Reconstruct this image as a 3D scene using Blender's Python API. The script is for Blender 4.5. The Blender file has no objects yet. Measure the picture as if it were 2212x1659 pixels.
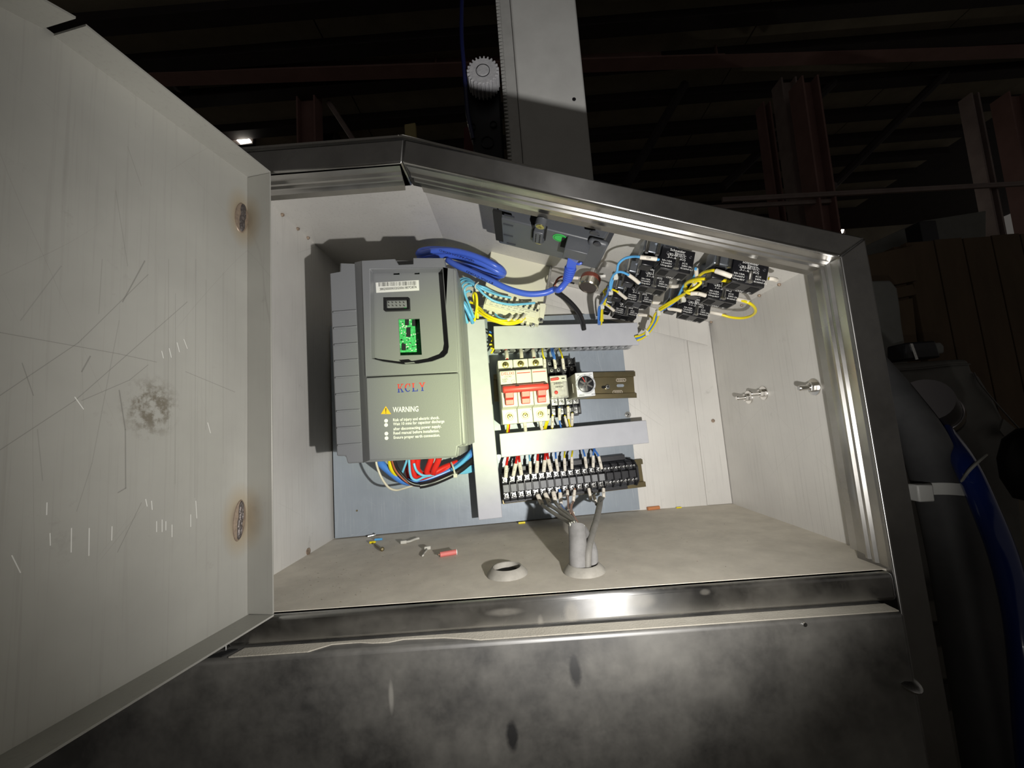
import bpy, bmesh, math, random
from mathutils import Vector, Matrix, geometry
random.seed(7)
sc = bpy.context.scene
COL = sc.collection
rad = math.radians

# ------------------------------------------------------------------ camera
F_PX, CX, CY, IMG_W = 870.0, 1106.0, 829.5, 2212.0
CAM = Vector((.23215, -.33282, .11652))
RC = (Matrix.Rotation(.10983, 3, 'X') @ Matrix.Rotation(.00754, 3, 'Z') @ Matrix.Rotation(.07398, 3, 'Y'))
cam_data = bpy.data.cameras.new('camera')
cam_data.sensor_width = 36.0
cam_data.lens = F_PX / IMG_W * 36.0
cam_data.clip_start = .01
cam_data.clip_end = 200
cam = bpy.data.objects.new('camera', cam_data)
COL.objects.link(cam)
cam.matrix_world = Matrix.Translation(CAM) @ (RC @ Matrix.Rotation(math.pi / 2, 3, 'X')).to_4x4()
sc.camera = cam

# ------------------------------------------------------------------ world, torch light, exposure
world = bpy.data.worlds.new('dim_hall')
sc.world = world
world.use_nodes = True
world.node_tree.nodes['Background'].inputs[0].default_value = (1.0, .93, .85, 1)
world.node_tree.nodes['Background'].inputs[1].default_value = .070
sc.view_settings.view_transform = 'Standard'
sc.view_settings.look = 'None'
sc.view_settings.gamma = 1.0
sc.view_settings.use_curve_mapping = False
sc.view_settings.exposure = 0.0

TORCH = Vector((.318, -.250, .064))
def spot(name, loc, target, power, size, blend, color, radius):
    l = bpy.data.lights.new(name, 'SPOT')
    l.energy = power; l.spot_size = rad(size); l.spot_blend = blend; l.color = color
    l.shadow_soft_size = radius
    o = bpy.data.objects.new(name, l); COL.objects.link(o)
    d = (Vector(target) - Vector(loc)).normalized()
    o.matrix_world = Matrix.Translation(loc) @ d.to_track_quat('-Z', 'Y').to_matrix().to_4x4()
    return o
spot('torch_flood', TORCH, (.17, .12, .17), .9, 172, 1.0, (1.0, .955, .87), .0035)
spot('torch_beam', TORCH, (.178, .12, .168), 6.6, 42, 1.0, (.87, 1.0, .34), .0035)
spill = spot('torch_spill', TORCH, (.235, .12, .205), 14.0, 134, .62, (1.0, .975, .94), .0035)
spill.data.use_nodes = True                      # the torch lens throws its light forward: slower fall-off than a bare bulb
_nt = spill.data.node_tree
_fo = _nt.nodes.new('ShaderNodeLightFalloff'); _fo.inputs['Strength'].default_value = 1.0
def _m(op, a, b):
    x = _nt.nodes.new('ShaderNodeMath'); x.operation = op
    for s, k in ((a, 0), (b, 1)):
        if isinstance(s, float): x.inputs[k].default_value = s
        else: _nt.links.new(s, x.inputs[k])
    return x.outputs[0]
_d = _fo.outputs['Linear']                       # = distance; the throw dies away beyond about a metre
_nt.links.new(_m('DIVIDE', _d, _m('ADD', 1.0, _m('POWER', _m('DIVIDE', _d, 1.3), 3.0))), _nt.nodes['Emission'].inputs['Strength'])

# ------------------------------------------------------------------ pixel <-> place helpers
def ray(px, py):
    return RC @ Vector(((px - CX) / F_PX, 1.0, -(py - CY) / F_PX))
def at(px, py, y):
    """the point of the world plane y = const that the photograph shows at a pixel"""
    d = ray(px, py)
    return CAM + d * ((y - CAM.y) / d.y)
def pick(M, px, py, v, ax=1):
    """the same in a frame M: hit of the local plane (axis ax = v), local coordinates"""
    I = M.inverted()
    c = I @ CAM; d = I.to_3x3() @ ray(px, py)
    return c + d * ((v - c[ax]) / d[ax])
def T(x, y=0, z=0): return Matrix.Translation((x, y, z))
def RY(a): return Matrix.Rotation(a, 4, 'Y')
def RZ(a): return Matrix.Rotation(a, 4, 'Z')
def RX(a): return Matrix.Rotation(a, 4, 'X')
ID = Matrix.Identity(4)

# ------------------------------------------------------------------ materials
def mat(name, col, rough=.5, metal=0.0, var=None, vscale=40, bump=0, bscale=300, vstretch=(1, 1, 1), trans=0,
        emit=None, spec=.5, rvar=0, dirt=None, alpha=1, coat=0, aniso=0, marks=()):
    m = bpy.data.materials.new(name); m.use_nodes = True
    nt = m.node_tree; N = nt.nodes; L = nt.links
    b = N['Principled BSDF']
    b.inputs['Base Color'].default_value = (*col, 1)
    b.inputs['Roughness'].default_value = rough
    b.inputs['Metallic'].default_value = metal
    b.inputs['Specular IOR Level'].default_value = spec
    b.inputs['Coat Weight'].default_value = coat
    b.inputs['Alpha'].default_value = alpha
    if aniso:
        b.inputs['Anisotropic'].default_value = aniso
        cx_ = N.new('ShaderNodeCombineXYZ'); cx_.inputs[2].default_value = 1.0; L.new(cx_.outputs[0], b.inputs['Tangent'])
    if trans: b.inputs['Transmission Weight'].default_value = trans
    if emit:
        b.inputs['Emission Color'].default_value = (*emit[0], 1); b.inputs['Emission Strength'].default_value = emit[1]
    if var or bump or rvar or dirt:
        tc = N.new('ShaderNodeTexCoord'); mp = N.new('ShaderNodeMapping')
        L.new(tc.outputs['Object'], mp.inputs['Vector']); mp.inputs['Scale'].default_value = vstretch
    csock = None
    if var:
        n = N.new('ShaderNodeTexNoise'); n.inputs['Scale'].default_value = vscale; n.inputs['Detail'].default_value = 6
        n.inputs['Roughness'].default_value = .65
        L.new(mp.outputs['Vector'], n.inputs['Vector'])
        r = N.new('ShaderNodeValToRGB'); r.color_ramp.elements[0].position = .32; r.color_ramp.elements[1].position = .68
        r.color_ramp.elements[0].color = (*var, 1); r.color_ramp.elements[1].color = (*col, 1)
        L.new(n.outputs['Fac'], r.inputs['Fac']); csock = r.outputs['Color']
        L.new(csock, b.inputs['Base Color'])
    if rvar:
        n = N.new('ShaderNodeTexNoise'); n.inputs['Scale'].default_value = vscale * .7; n.inputs['Detail'].default_value = 4
        L.new(mp.outputs['Vector'], n.inputs['Vector'])
        q = N.new('ShaderNodeMapRange'); q.inputs['From Min'].default_value = .3; q.inputs['From Max'].default_value = .7
        q.inputs['To Min'].default_value = rough; q.inputs['To Max'].default_value = rough + rvar
        L.new(n.outputs['Fac'], q.inputs['Value']); L.new(q.outputs['Result'], b.inputs['Roughness'])
    if dirt:                                   # dirt = (colour, scale, threshold, rough): matt patches over the base
        n = N.new('ShaderNodeTexNoise'); n.inputs['Scale'].default_value = dirt[1]; n.inputs['Detail'].default_value = 7
        n.inputs['Roughness'].default_value = .7
        L.new(tc.outputs['Object'], n.inputs['Vector'])
        q = N.new('ShaderNodeMapRange'); q.inputs['From Min'].default_value = dirt[2]; q.inputs['From Max'].default_value = dirt[2] + dirt[3]; q.inputs['To Max'].default_value = dirt[4] if len(dirt) > 4 else 1
        L.new(n.outputs['Fac'], q.inputs['Value'])
        b2 = N.new('ShaderNodeBsdfPrincipled'); b2.inputs['Base Color'].default_value = (*dirt[0], 1); b2.inputs['Roughness'].default_value = .85
        fac = q.outputs['Result']
        for (c_, s_, dl) in marks:             # finger marks and dried drips: (centre, radii, more or less dirt)
            v1 = N.new('ShaderNodeVectorMath'); v1.operation = 'SUBTRACT'; L.new(tc.outputs['Object'], v1.inputs[0]); v1.inputs[1].default_value = c_
            v2 = N.new('ShaderNodeVectorMath'); v2.operation = 'DIVIDE'; L.new(v1.outputs[0], v2.inputs[0]); v2.inputs[1].default_value = s_
            v3 = N.new('ShaderNodeVectorMath'); v3.operation = 'LENGTH'; L.new(v2.outputs[0], v3.inputs[0])
            a1 = N.new('ShaderNodeMath'); a1.operation = 'MULTIPLY_ADD'; L.new(n.outputs['Fac'], a1.inputs[0]); a1.inputs[1].default_value = .9; L.new(v3.outputs['Value'], a1.inputs[2])
            r1 = N.new('ShaderNodeMapRange'); r1.inputs['From Min'].default_value = 1.75; r1.inputs['From Max'].default_value = 1.05; r1.inputs['To Max'].default_value = dl
            L.new(a1.outputs[0], r1.inputs['Value'])
            a2 = N.new('ShaderNodeMath'); a2.operation = 'ADD'; a2.use_clamp = True; L.new(fac, a2.inputs[0]); L.new(r1.outputs['Result'], a2.inputs[1]); fac = a2.outputs[0]
        mx = N.new('ShaderNodeMixShader'); L.new(fac, mx.inputs['Fac'])
        L.new(b.outputs[0], mx.inputs[1]); L.new(b2.outputs[0], mx.inputs[2])
        L.new(mx.outputs[0], N['Material Output'].inputs['Surface'])
    if bump:
        n = N.new('ShaderNodeTexNoise'); n.inputs['Scale'].default_value = bscale; n.inputs['Detail'].default_value = 3
        L.new(mp.outputs['Vector'], n.inputs['Vector'])
        bp = N.new('ShaderNodeBump'); bp.inputs['Strength'].default_value = bump; bp.inputs['Distance'].default_value = .001
        L.new(n.outputs['Fac'], bp.inputs['Height']); L.new(bp.outputs['Normal'], b.inputs['Normal'])
    return m

def sheet_steel(name, col, col2, rough, metal, scratch=(.20, .19, .17), stains=(), scr=1.0, scale=1.0, lines=(), spots=()):
    """bare sheet steel: soft blotches, fine brushed streaks, thin scratches; stains = heat tint spots [(centre, radius)]"""
    m = bpy.data.materials.new(name); m.use_nodes = True
    nt = m.node_tree; N = nt.nodes; L = nt.links; b = N['Principled BSDF']
    b.inputs['Roughness'].default_value = rough; b.inputs['Metallic'].default_value = metal
    tc = N.new('ShaderNodeTexCoord')
    def noise(sx, sy, sz, sca, det=5, rg=.6, dist=0):
        mp = N.new('ShaderNodeMapping'); mp.inputs['Scale'].default_value = (sx, sy, sz)
        L.new(tc.outputs['Object'], mp.inputs['Vector'])
        n = N.new('ShaderNodeTexNoise'); n.inputs['Scale'].default_value = sca * scale; n.inputs['Detail'].default_value = det
        n.inputs['Roughness'].default_value = rg; n.inputs['Distortion'].default_value = dist
        L.new(mp.outputs['Vector'], n.inputs['Vector']); return n.outputs['Fac']
    def rng(s, a, c, lo=0., hi=1.):
        q = N.new('ShaderNodeMapRange'); q.inputs['From Min'].default_value = a; q.inputs['From Max'].default_value = c
        q.inputs['To Min'].default_value = lo; q.inputs['To Max'].default_value = hi
        L.new(s, q.inputs['Value']); return q.outputs['Result']
    def mixc(f, a, c):
        x = N.new('ShaderNodeMix'); x.data_type = 'RGBA'
        L.new(f, x.inputs['Factor'])
        for s, k in ((a, 6), (c, 7)):
            if isinstance(s, tuple): x.inputs[k].default_value = (*s, 1)
            else: L.new(s, x.inputs[k])
        return x.outputs[2]
    c = mixc(rng(noise(1, 1, 1, 9), .35, .7), col, col2)
    c = mixc(rng(noise(60, 60, 1.2, 8, 3), .55, .85, 0, .35), c, scratch)              # vertical rolling streaks
    c = mixc(rng(noise(1, 1, 1, 38, 8, .75), .62, .74, 0, .35), c, scratch)            # grime blotches
    def math_(op, a, b_=None):
        x = N.new('ShaderNodeMath'); x.operation = op
        for s, k in ((a, 0), (b_, 1)):
            if s is None: continue
            if isinstance(s, (int, float)): x.inputs[k].default_value = s
            else: L.new(s, x.inputs[k])
        return x.outputs[0]
    wob = math_('MULTIPLY', noise(1, 1, 1, 6, 1), .55)
    for i, (nx, ny, nz, k) in enumerate(((.2, .9, .35, 26), (-.6, .5, .8, 21), (.8, .35, -.5, 18), (.5, -.8, .55, 23), (.1, .75, -.9, 15), (.3, .97, .04, 34))):
        dp = N.new('ShaderNodeVectorMath'); dp.operation = 'DOT_PRODUCT'; L.new(tc.outputs['Object'], dp.inputs[0]); dp.inputs[1].default_value = (nx, ny, nz)
        t = math_('ADD', math_('MULTIPLY', dp.outputs['Value'], k * scale), wob)
        cell = math_('FLOOR', t); fr = math_('FRACT', t)
        wn = N.new('ShaderNodeTexWhiteNoise'); wn.noise_dimensions = '1D'; L.new(math_('ADD', cell, i * 31.7), wn.inputs['W'])
        d = math_('ABSOLUTE', math_('SUBTRACT', fr, math_('ADD', math_('MULTIPLY', wn.outputs['Value'], .6), .2)))
        line = rng(d, .0035 * k / 20, .0012 * k / 20)
        mk = N.new('ShaderNodeMapping'); L.new(tc.outputs['Object'], mk.inputs['Vector'])
        cmb = N.new('ShaderNodeCombineXYZ'); L.new(math_('MULTIPLY', cell, 3.3), cmb.inputs[0]); L.new(math_('MULTIPLY', cell, 1.7), cmb.inputs[2]); L.new(cmb.outputs[0], mk.inputs['Location'])
        n2 = N.new('ShaderNodeTexNoise'); n2.inputs['Scale'].default_value = 9 * scale; n2.inputs['Detail'].default_value = 1; L.new(mk.outputs['Vector'], n2.inputs['Vector'])
        g = math_('MULTIPLY', line, rng(n2.outputs['Fac'], .60, .67, 0, .45 * scr))
        c = mixc(g, c, scratch)
    for (cx, cy, cz), r in stains:
        vm = N.new('ShaderNodeVectorMath'); vm.operation = 'SUBTRACT'; L.new(tc.outputs['Object'], vm.inputs[0]); vm.inputs[1].default_value = (cx, cy, cz)
        vs = N.new('ShaderNodeVectorMath'); vs.operation = 'MULTIPLY'; L.new(vm.outputs[0], vs.inputs[0]); vs.inputs[1].default_value = (1, 1, .55)
        vl = N.new('ShaderNodeVectorMath'); vl.operation = 'LENGTH'; L.new(vs.outputs[0], vl.inputs[0])
        c = mixc(rng(vl.outputs['Value'], r, r * .45, 0, .55), c, (.30, .22, .11))
        c = mixc(rng(vl.outputs['Value'], r * .5, r * .3, 0, .55), c, (.11, .085, .07))
    def vmath(op, a, b_):
        x = N.new('ShaderNodeVectorMath'); x.operation = op
        for s, k in ((a, 0), (b_, 1)):
            if isinstance(s, (tuple, Vector)): x.inputs[k].default_value = tuple(s)
            else: L.new(s, x.inputs[k])
        return x
    for a_, b_, wd, colr, st in lines:             # single scratches that have their own place on the sheet
        pa = vmath('SUBTRACT', tc.outputs['Object'], a_).outputs[0]; ba = b_ - a_
        t = math_('MULTIPLY', vmath('DOT_PRODUCT', pa, ba).outputs['Value'], 1 / ba.length_squared)
        t = math_('MINIMUM', math_('MAXIMUM', t, 0.0), 1.0)
        sc_ = N.new('ShaderNodeVectorMath'); sc_.operation = 'SCALE'; sc_.inputs[0].default_value = tuple(ba); L.new(t, sc_.inputs['Scale'])
        d = vmath('LENGTH', vmath('SUBTRACT', pa, sc_.outputs[0]).outputs[0], (0, 0, 0)).outputs['Value']
        c = mixc(rng(d, wd, wd * .3, 0, st), c, colr)
    for c_, r_, colr, st in spots:                 # speckled dirty spots
        d = vmath('LENGTH', vmath('DIVIDE', vmath('SUBTRACT', tc.outputs['Object'], c_).outputs[0], r_).outputs[0], (0, 0, 0)).outputs['Value']
        g = math_('MULTIPLY', rng(d, 1.0, .4, 0, st), rng(noise(1, 1, 1, 160, 5, .7), .45, .6))
        c = mixc(g, c, colr)
    L.new(c, b.inputs['Base Color'])
    L.new(rng(noise(1, 1, 1, 14), .3, .7, rough - .06, rough + .10), b.inputs['Roughness'])
    bp = N.new('ShaderNodeBump'); bp.inputs['Strength'].default_value = .08; bp.inputs['Distance'].default_value = .002
    L.new(noise(1, 1, 1, 30, 3), bp.inputs['Height']); L.new(bp.outputs['Normal'], b.inputs['Normal'])
    return m

# ------------------------------------------------------------------ mesh builder
WM = {}                                         # world matrix of every object made here
class MB:
    def __init__(s, frame=ID):
        s.v = []; s.f = []; s.M = frame
    def add(s, vs, fs, M=None):
        o = len(s.v)
        for p in vs:
            p = Vector(p)
            s.v.append(M @ p if M else p)
        for f in fs: s.f.append([i + o for i in f])
        return s
    def box(s, x0, x1, y0, y1, z0, z1, M=None):
        if x0 > x1: x0, x1 = x1, x0
        if y0 > y1: y0, y1 = y1, y0
        if z0 > z1: z0, z1 = z1, z0
        return s.add([(x0, y0, z0), (x1, y0, z0), (x1, y1, z0), (x0, y1, z0), (x0, y0, z1), (x1, y0, z1), (x1, y1, z1), (x0, y1, z1)],
                     [(0, 3, 2, 1), (4, 5, 6, 7), (0, 1, 5, 4), (1, 2, 6, 5), (2, 3, 7, 6), (3, 0, 4, 7)], M)
    def prism(s, poly, y0, y1, M=None, axis='y', holes=()):
        """polygon in the (x, z) plane pushed along y (or in (y, z) along x, or in (x, y) along z); holes: more polygons"""
        def V(p, d):
            return {'y': (p[0], d, p[1]), 'x': (d, p[0], p[1]), 'z': (p[0], p[1], d)}[axis]
        loops = [list(poly)] + [list(h) for h in holes]
        flat = [p for l in loops for p in l]; n = len(flat)
        vs = [V(p, y0) for p in flat] + [V(p, y1) for p in flat]
        fs = []
        if holes:
            tr = geometry.tessellate_polygon([[Vector((p[0], p[1], 0)) for p in l] for l in loops])
            for t in tr: fs.append(tuple(t)); fs.append(tuple(i + n for i in reversed(t)))
        else:
            fs.append(tuple(range(n))); fs.append(tuple(i + n for i in reversed(range(n))))
        o = 0
        for l in loops:
            k = len(l)
            for i in range(k):
                a, b = o + i, o + (i + 1) % k
                fs.append((a, b, b + n, a + n))
            o += k
        return s.add(vs, fs, M)
    def cyl(s, p0, p1, r0, r1=None, n=16, M=None, caps=True):
        p0, p1 = Vector(p0), Vector(p1); r1 = r0 if r1 is None else r1
        d = (p1 - p0).normalized(); a = d.orthogonal().normalized(); b = d.cross(a)
        vs = []
        for p, r in ((p0, r0), (p1, r1)):
            for i in range(n):
                t = 2 * math.pi * i / n; vs.append(p + (a * math.cos(t) + b * math.sin(t)) * r)
        fs = [(i, (i + 1) % n, n + (i + 1) % n, n + i) for i in range(n)]
        if caps: fs += [tuple(reversed(range(n))), tuple(range(n, 2 * n))]
        return s.add(vs, fs, M)
    def lathe(s, prof, base, axis, n=24, M=None, closed=False):
        """profile [(radius, height)] turned about an axis through base"""
        d = Vector(axis).normalized(); a = d.orthogonal().normalized(); b = d.cross(a); base = Vector(base)
        vs = []; fs = []; m = len(prof)
        for r, h in prof:
            for i in range(n):
                t = 2 * math.pi * i / n; vs.append(base + d * h + (a * math.cos(t) + b * math.sin(t)) * r)
        for j in range(m if closed else m - 1):
            for i in range(n):
                k = (i + 1) % n; j2 = (j + 1) % m
                fs.append((j * n + i, j * n + k, j2 * n + k, j2 * n + i))
        if not closed:
            if prof[0][0] > 1e-6: fs.append(tuple(reversed(range(n))))
            if prof[-1][0] > 1e-6: fs.append(tuple(range((m - 1) * n, m * n)))
        return s.add(vs, fs, M)
    def tube(s, pts, r, n=10, M=None, flat=1.0, smooth=6):
        P = curve(pts, smooth) if smooth else [Vector(p) for p in pts]
        vs = []; fs = []; prev = None; m = len(P)
        rr = r if isinstance(r, (list, tuple)) else None
        for i, p in enumerate(P):
            d = (P[min(i + 1, m - 1)] - P[max(i - 1, 0)]).normalized()
            if prev is None: a = d.orthogonal().normalized()
            else:
                a = prev - d * prev.dot(d)
                a = a.normalized() if a.length > 1e-9 else d.orthogonal().normalized()
            prev = a; b = d.cross(a)
            R = r if rr is None else rr[0] + (rr[1] - rr[0]) * i / (m - 1)
            for k in range(n):
                t = 2 * math.pi * k / n; vs.append(p + (a * math.cos(t) + b * math.sin(t) * flat) * R)
        for i in range(m - 1):
            for k in range(n):
                q = (k + 1) % n; fs.append((i * n + k, i * n + q, (i + 1) * n + q, (i + 1) * n + k))
        fs += [tuple(reversed(range(n))), tuple(range((m - 1) * n, m * n))]
        return s.add(vs, fs, M)
    def text(s, string, p0, p1, M=None, up=None, height=None, lift=.00015, bold=0.0):
        """lettering whose baseline runs from p0 to p1 (the width is fitted); up = direction of the letters' height"""
        vs, fs, w = glyphs(string, bold)
        p0, p1 = Vector(p0), Vector(p1); X = (p1 - p0); k = X.length / w; X.normalize()
        U = Vector(up) if up else Vector((0, 0, 1)); U = (U - X * U.dot(X)).normalized()
        Nn = X.cross(U)
        ky = k if height is None else height / .72
        return s.add([p0 + X * (v[0] * k) + U * (v[1] * ky) + Nn * lift for v in vs], fs, M)
    def build(s, name, material, parent=None, bevel=0.0, smooth=30, seg=2, shared=None):
        me = bpy.data.meshes.new(name)
        A = (WM[parent].inverted() if parent else ID) @ s.M
        me.from_pydata([A @ v for v in s.v], [], s.f)
        bm = bmesh.new(); bm.from_mesh(me); bmesh.ops.recalc_face_normals(bm, faces=bm.faces); bm.to_mesh(me); bm.free()
        if smooth:
            me.shade_smooth(); me.set_sharp_from_angle(angle=rad(smooth))
        me.materials.append(material)
        o = bpy.data.objects.new(name, me); COL.objects.link(o)
        if parent: o.parent = parent; WM[o] = WM[parent].copy()
        else: WM[o] = ID.copy()
        if bevel:
            q = o.modifiers.new('edge', 'BEVEL'); q.width = bevel; q.segments = seg; q.limit_method = 'ANGLE'; q.angle_limit = rad(40)
            q.harden_normals = False
        return o
    def flat(s, name, material, parent=None):
        return s.build(name, material, parent, smooth=0)

def curve(pts, k=6):
    P = [Vector(p) for p in pts]
    if len(P) < 3: return P
    E = [P[0] * 2 - P[1]] + P + [P[-1] * 2 - P[-2]]; out = []
    for i in range(1, len(E) - 2):
        a, b, c, d = E[i - 1], E[i], E[i + 1], E[i + 2]
        for j in range(k):
            t = j / k
            out.append(.5 * ((2 * b) + (c - a) * t + (2 * a - 5 * b + 4 * c - d) * t * t + (3 * b - a - 3 * c + d) * t ** 3))
    out.append(P[-1]); return out

GL = {}
def glyphs(string, bold=0.0):
    key = (string, bold)
    if key not in GL:
        cu = bpy.data.curves.new('lettering', 'FONT'); cu.body = string; cu.resolution_u = 2; cu.fill_mode = 'FRONT'; cu.offset = bold
        o = bpy.data.objects.new('lettering', cu)
        me = o.to_mesh()
        vs = [v.co.copy() for v in me.vertices]; fs = [tuple(p.vertices) for p in me.polygons]
        o.to_mesh_clear(); bpy.data.objects.remove(o); bpy.data.curves.remove(cu)
        x0 = min(v.x for v in vs); x1 = max(v.x for v in vs)
        GL[key] = ([Vector((v.x - x0, v.y, 0)) for v in vs], fs, x1 - x0)
    return GL[key]

def tag(o, label=None, cat=None, group=None, kind=None):
    if label: o['label'] = label
    if cat: o['category'] = cat
    if group: o['group'] = group
    if kind: o['kind'] = kind
    return o
def thing(name, label, cat, M=ID, group=None):
    o = bpy.data.objects.new(name, None); COL.objects.link(o); o.empty_display_size = .01
    o.matrix_world = M; WM[o] = M.copy()
    return tag(o, label, cat, group)
def dup(o, parent, off=(0, 0, 0), R=None):
    """copy of a part (and its sub-parts) under a parent, moved by off"""
    c = o.copy(); COL.objects.link(c); c.parent = parent
    c.matrix_basis = T(*off) @ (R or ID) @ o.matrix_basis; WM[c] = WM[parent] @ c.matrix_basis
    for ch in [k for k in COL.objects if k.parent == o]:
        d = ch.copy(); COL.objects.link(d); d.parent = c; WM[d] = WM[c] @ d.matrix_basis
    return c
def rect(M, y, bl, br, tl):
    """frame of a flat rectangular device from three of its corners at depth y: (matrix, width, height)"""
    a, b, c = (pick(M, *q, y) for q in (bl, br, tl))
    w = math.hypot(b.x - a.x, b.z - a.z); h = math.hypot(c.x - a.x, c.z - a.z)
    return M @ T(a.x, 0, a.z) @ RY(-math.atan2(b.z - a.z, b.x - a.x)), w, h
def px_poly(M, y, pts):
    return [(q.x, q.z) for q in (pick(M, a, b, y) for a, b in pts)]

# ------------------------------------------------------------------ material set
steel_in = sheet_steel('bare_sheet_steel', (.62, .605, .57), (.54, .525, .50), .50, .25, scr=.55)
steel_door = sheet_steel('door_sheet_steel', (.56, .545, .49), (.45, .44, .40), .44, .55)
CAB0 = Vector((.25, .08, -.95))
def mark(px, py, rx, ry, d, y): 
    p = at(px, py, y) - CAB0; k = (y - CAM.y) / F_PX
    return (tuple(p), (rx * k, .05, ry * k), d)
frame_steel = mat('polished_frame_steel', (.38, .375, .37), .24, 1.0, var=(.30, .295, .29), vscale=25, rvar=.10, aniso=.85,
                  dirt=((.20, .19, .17), 12, .34, .5, .12))
sill_steel = mat('polished_sill_steel', (.55, .55, .545), .24, 1.0, var=(.42, .42, .42), vscale=25, rvar=.10, aniso=.9,
                 dirt=((.34, .32, .28), 16, .40, .4, .25),
                 marks=[mark(1090, 1322, 34, 7, .22, Y) for Y in (-.04,)] + [mark(1168, 1348, 6, 16, .3, -.04), mark(1235, 1325, 14, 20, .4, -.04), mark(1475, 1345, 4, 18, .25, -.04), mark(1523, 1279, 9, 5, .2, -.04), mark(1385, 1298, 26, 12, .3, -.04), mark(850, 1345, 150, 20, .12, -.04)])
lip_steel = mat('lip_steel', (.52, .51, .49), .25, 1.0, var=(.42, .41, .39), vscale=30, rvar=.12)
low_steel = mat('smeared_front_steel', (.30, .30, .30), .38, 1.0, var=(.16, .16, .165), vscale=7, rvar=.20,
                dirt=((.40, .385, .35), 8, .36, .32, .45),
                marks=[mark(1243, 1452, 11, 27, -.25, -.0528), mark(1106, 1592, 11, 25, -.25, -.0528), mark(1278, 1402, 20, 46, 0.108, -.0528), mark(1322, 1425, 22, 26, 0.079, -.0528), mark(1335, 1470, 48, 24, 0.079, -.0528),
                       mark(955, 1620, 18, 22, 0.090, -.0528), mark(1010, 1610, 26, 40, 0.065, -.0528), mark(1066, 1612, 13, 30, 0.079, -.0528), mark(1185, 1545, 60, 30, 0.043, -.0528), mark(1500, 1420, 42, 40, 0.054, -.0528), mark(845, 1505, 5, 28, 0.360, -.0528),
                       mark(1555, 1450, 24, 50, 0.036, -.0528), mark(1060, 1480, 26, 34, 0.058, -.0528), mark(680, 1505, 40, 12, 0.043, -.0528)])
dust = mat('dust_layer', (.66, .615, .53), .9, 0, var=(.54, .50, .43), vscale=45, bump=.12, bscale=1400)
dust2 = mat('pale_dust', (.52, .49, .42), .95, 0, var=(.42, .39, .33), vscale=25, bump=.3, bscale=700)
weld = mat('burnt_weld', (.16, .12, .10), .55, .6, var=(.42, .33, .24), vscale=260, bump=.8, bscale=500)
black_void = mat('dark_void', (.004, .004, .004), .9)
bolt_m = mat('bright_bolt_steel', (.72, .70, .67), .22, 1.0)
zinc = mat('zinc_screw', (.78, .78, .76), .28, 1.0, var=(.45, .45, .44), vscale=400)

ALPHA = math.atan2(.120, .344)                      # tilt of the sloping top
TOPZ, APX = .3585, .156
def ceil_z(x): return TOPZ if x < APX else TOPZ - (x - APX) * math.tan(ALPHA)
FZ, FA, FR, FRZ = .329, .157, .482, .2266           # opening: top height, apex, right edge, height at right
# ------------------------------------------------------------------ cabinet
cab = thing('control_cabinet', 'stainless steel console cabinet with sloping top and its door open', 'cabinet', T(.25, .08, -.95))
MB().box(-.002, 0, -.03, .207, -.0, .3605).build('side_panel', steel_in, cab)
MB().box(.5, .502, -.03, .207, -.0, ceil_z(.5) + .002).build('side_panel', steel_in, cab)
MB().prism([(0, 0), (.5, 0), (.5, ceil_z(.5)), (APX, TOPZ), (0, TOPZ)], .205, .207).build('back_panel', steel_in, cab)
MB().box(0, .5, -.034, .205, -.002, 0).build('bottom_panel', dust, cab)
MB().box(0, APX, -.03, .207, TOPZ, TOPZ + .002).build('top_panel', steel_in, cab)
MB().prism([(APX, TOPZ), (.5, ceil_z(.5)), (.5, ceil_z(.5) + .002), (APX, TOPZ + .002)], -.03, .207).build('sloping_top_panel', steel_in, cab)
# folded strip in the back right corner and the flange hanging from the sloping top
MB().box(.4675, .4995, .2030, .2049, .0005, .236).build('corner_strip', steel_in, cab, bevel=.0004)
sx = lambda x, d: (x, ceil_z(x) - d)
MB().prism([sx(.243, .0002), sx(.497, .0002), sx(.492, .034), sx(.243, .034)], .1985, .2).build('top_flange', steel_in, cab, bevel=.0003)
# tube frame round the opening
Y0, Y1 = -.040, -.009
o1, o2 = (.1593, .3490), (.503, .2396)
MB().prism([(-.001, FZ), (FA, FZ), (o1[0], o1[1]), (-.001, .3490)], Y0, Y1).build('frame_rail', frame_steel, cab, bevel=.0016, seg=3)
MB().prism([(FA, FZ), (FR, FRZ), o2, o1], Y0, Y1).build('frame_rail', frame_steel, cab, bevel=.0016, seg=3)
MB().prism([(FR, -.95), (.503, -.95), o2, (FR, FRZ)], Y0, Y1).build('frame_post', frame_steel, cab, bevel=.0016, seg=3)
MB().box(-.001, .020, Y0, Y1, -.95, .329).build('frame_post', frame_steel, cab, bevel=.0016, seg=3)
MB().box(-.25, .020, Y0, Y1, -.0195, -.004).build('base_rail', sill_steel, cab, bevel=.003)
MB().box(.020, FR, Y0, Y1, -.0195, -.0004).build('frame_rail', sill_steel, cab, bevel=.0032, seg=4)
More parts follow.
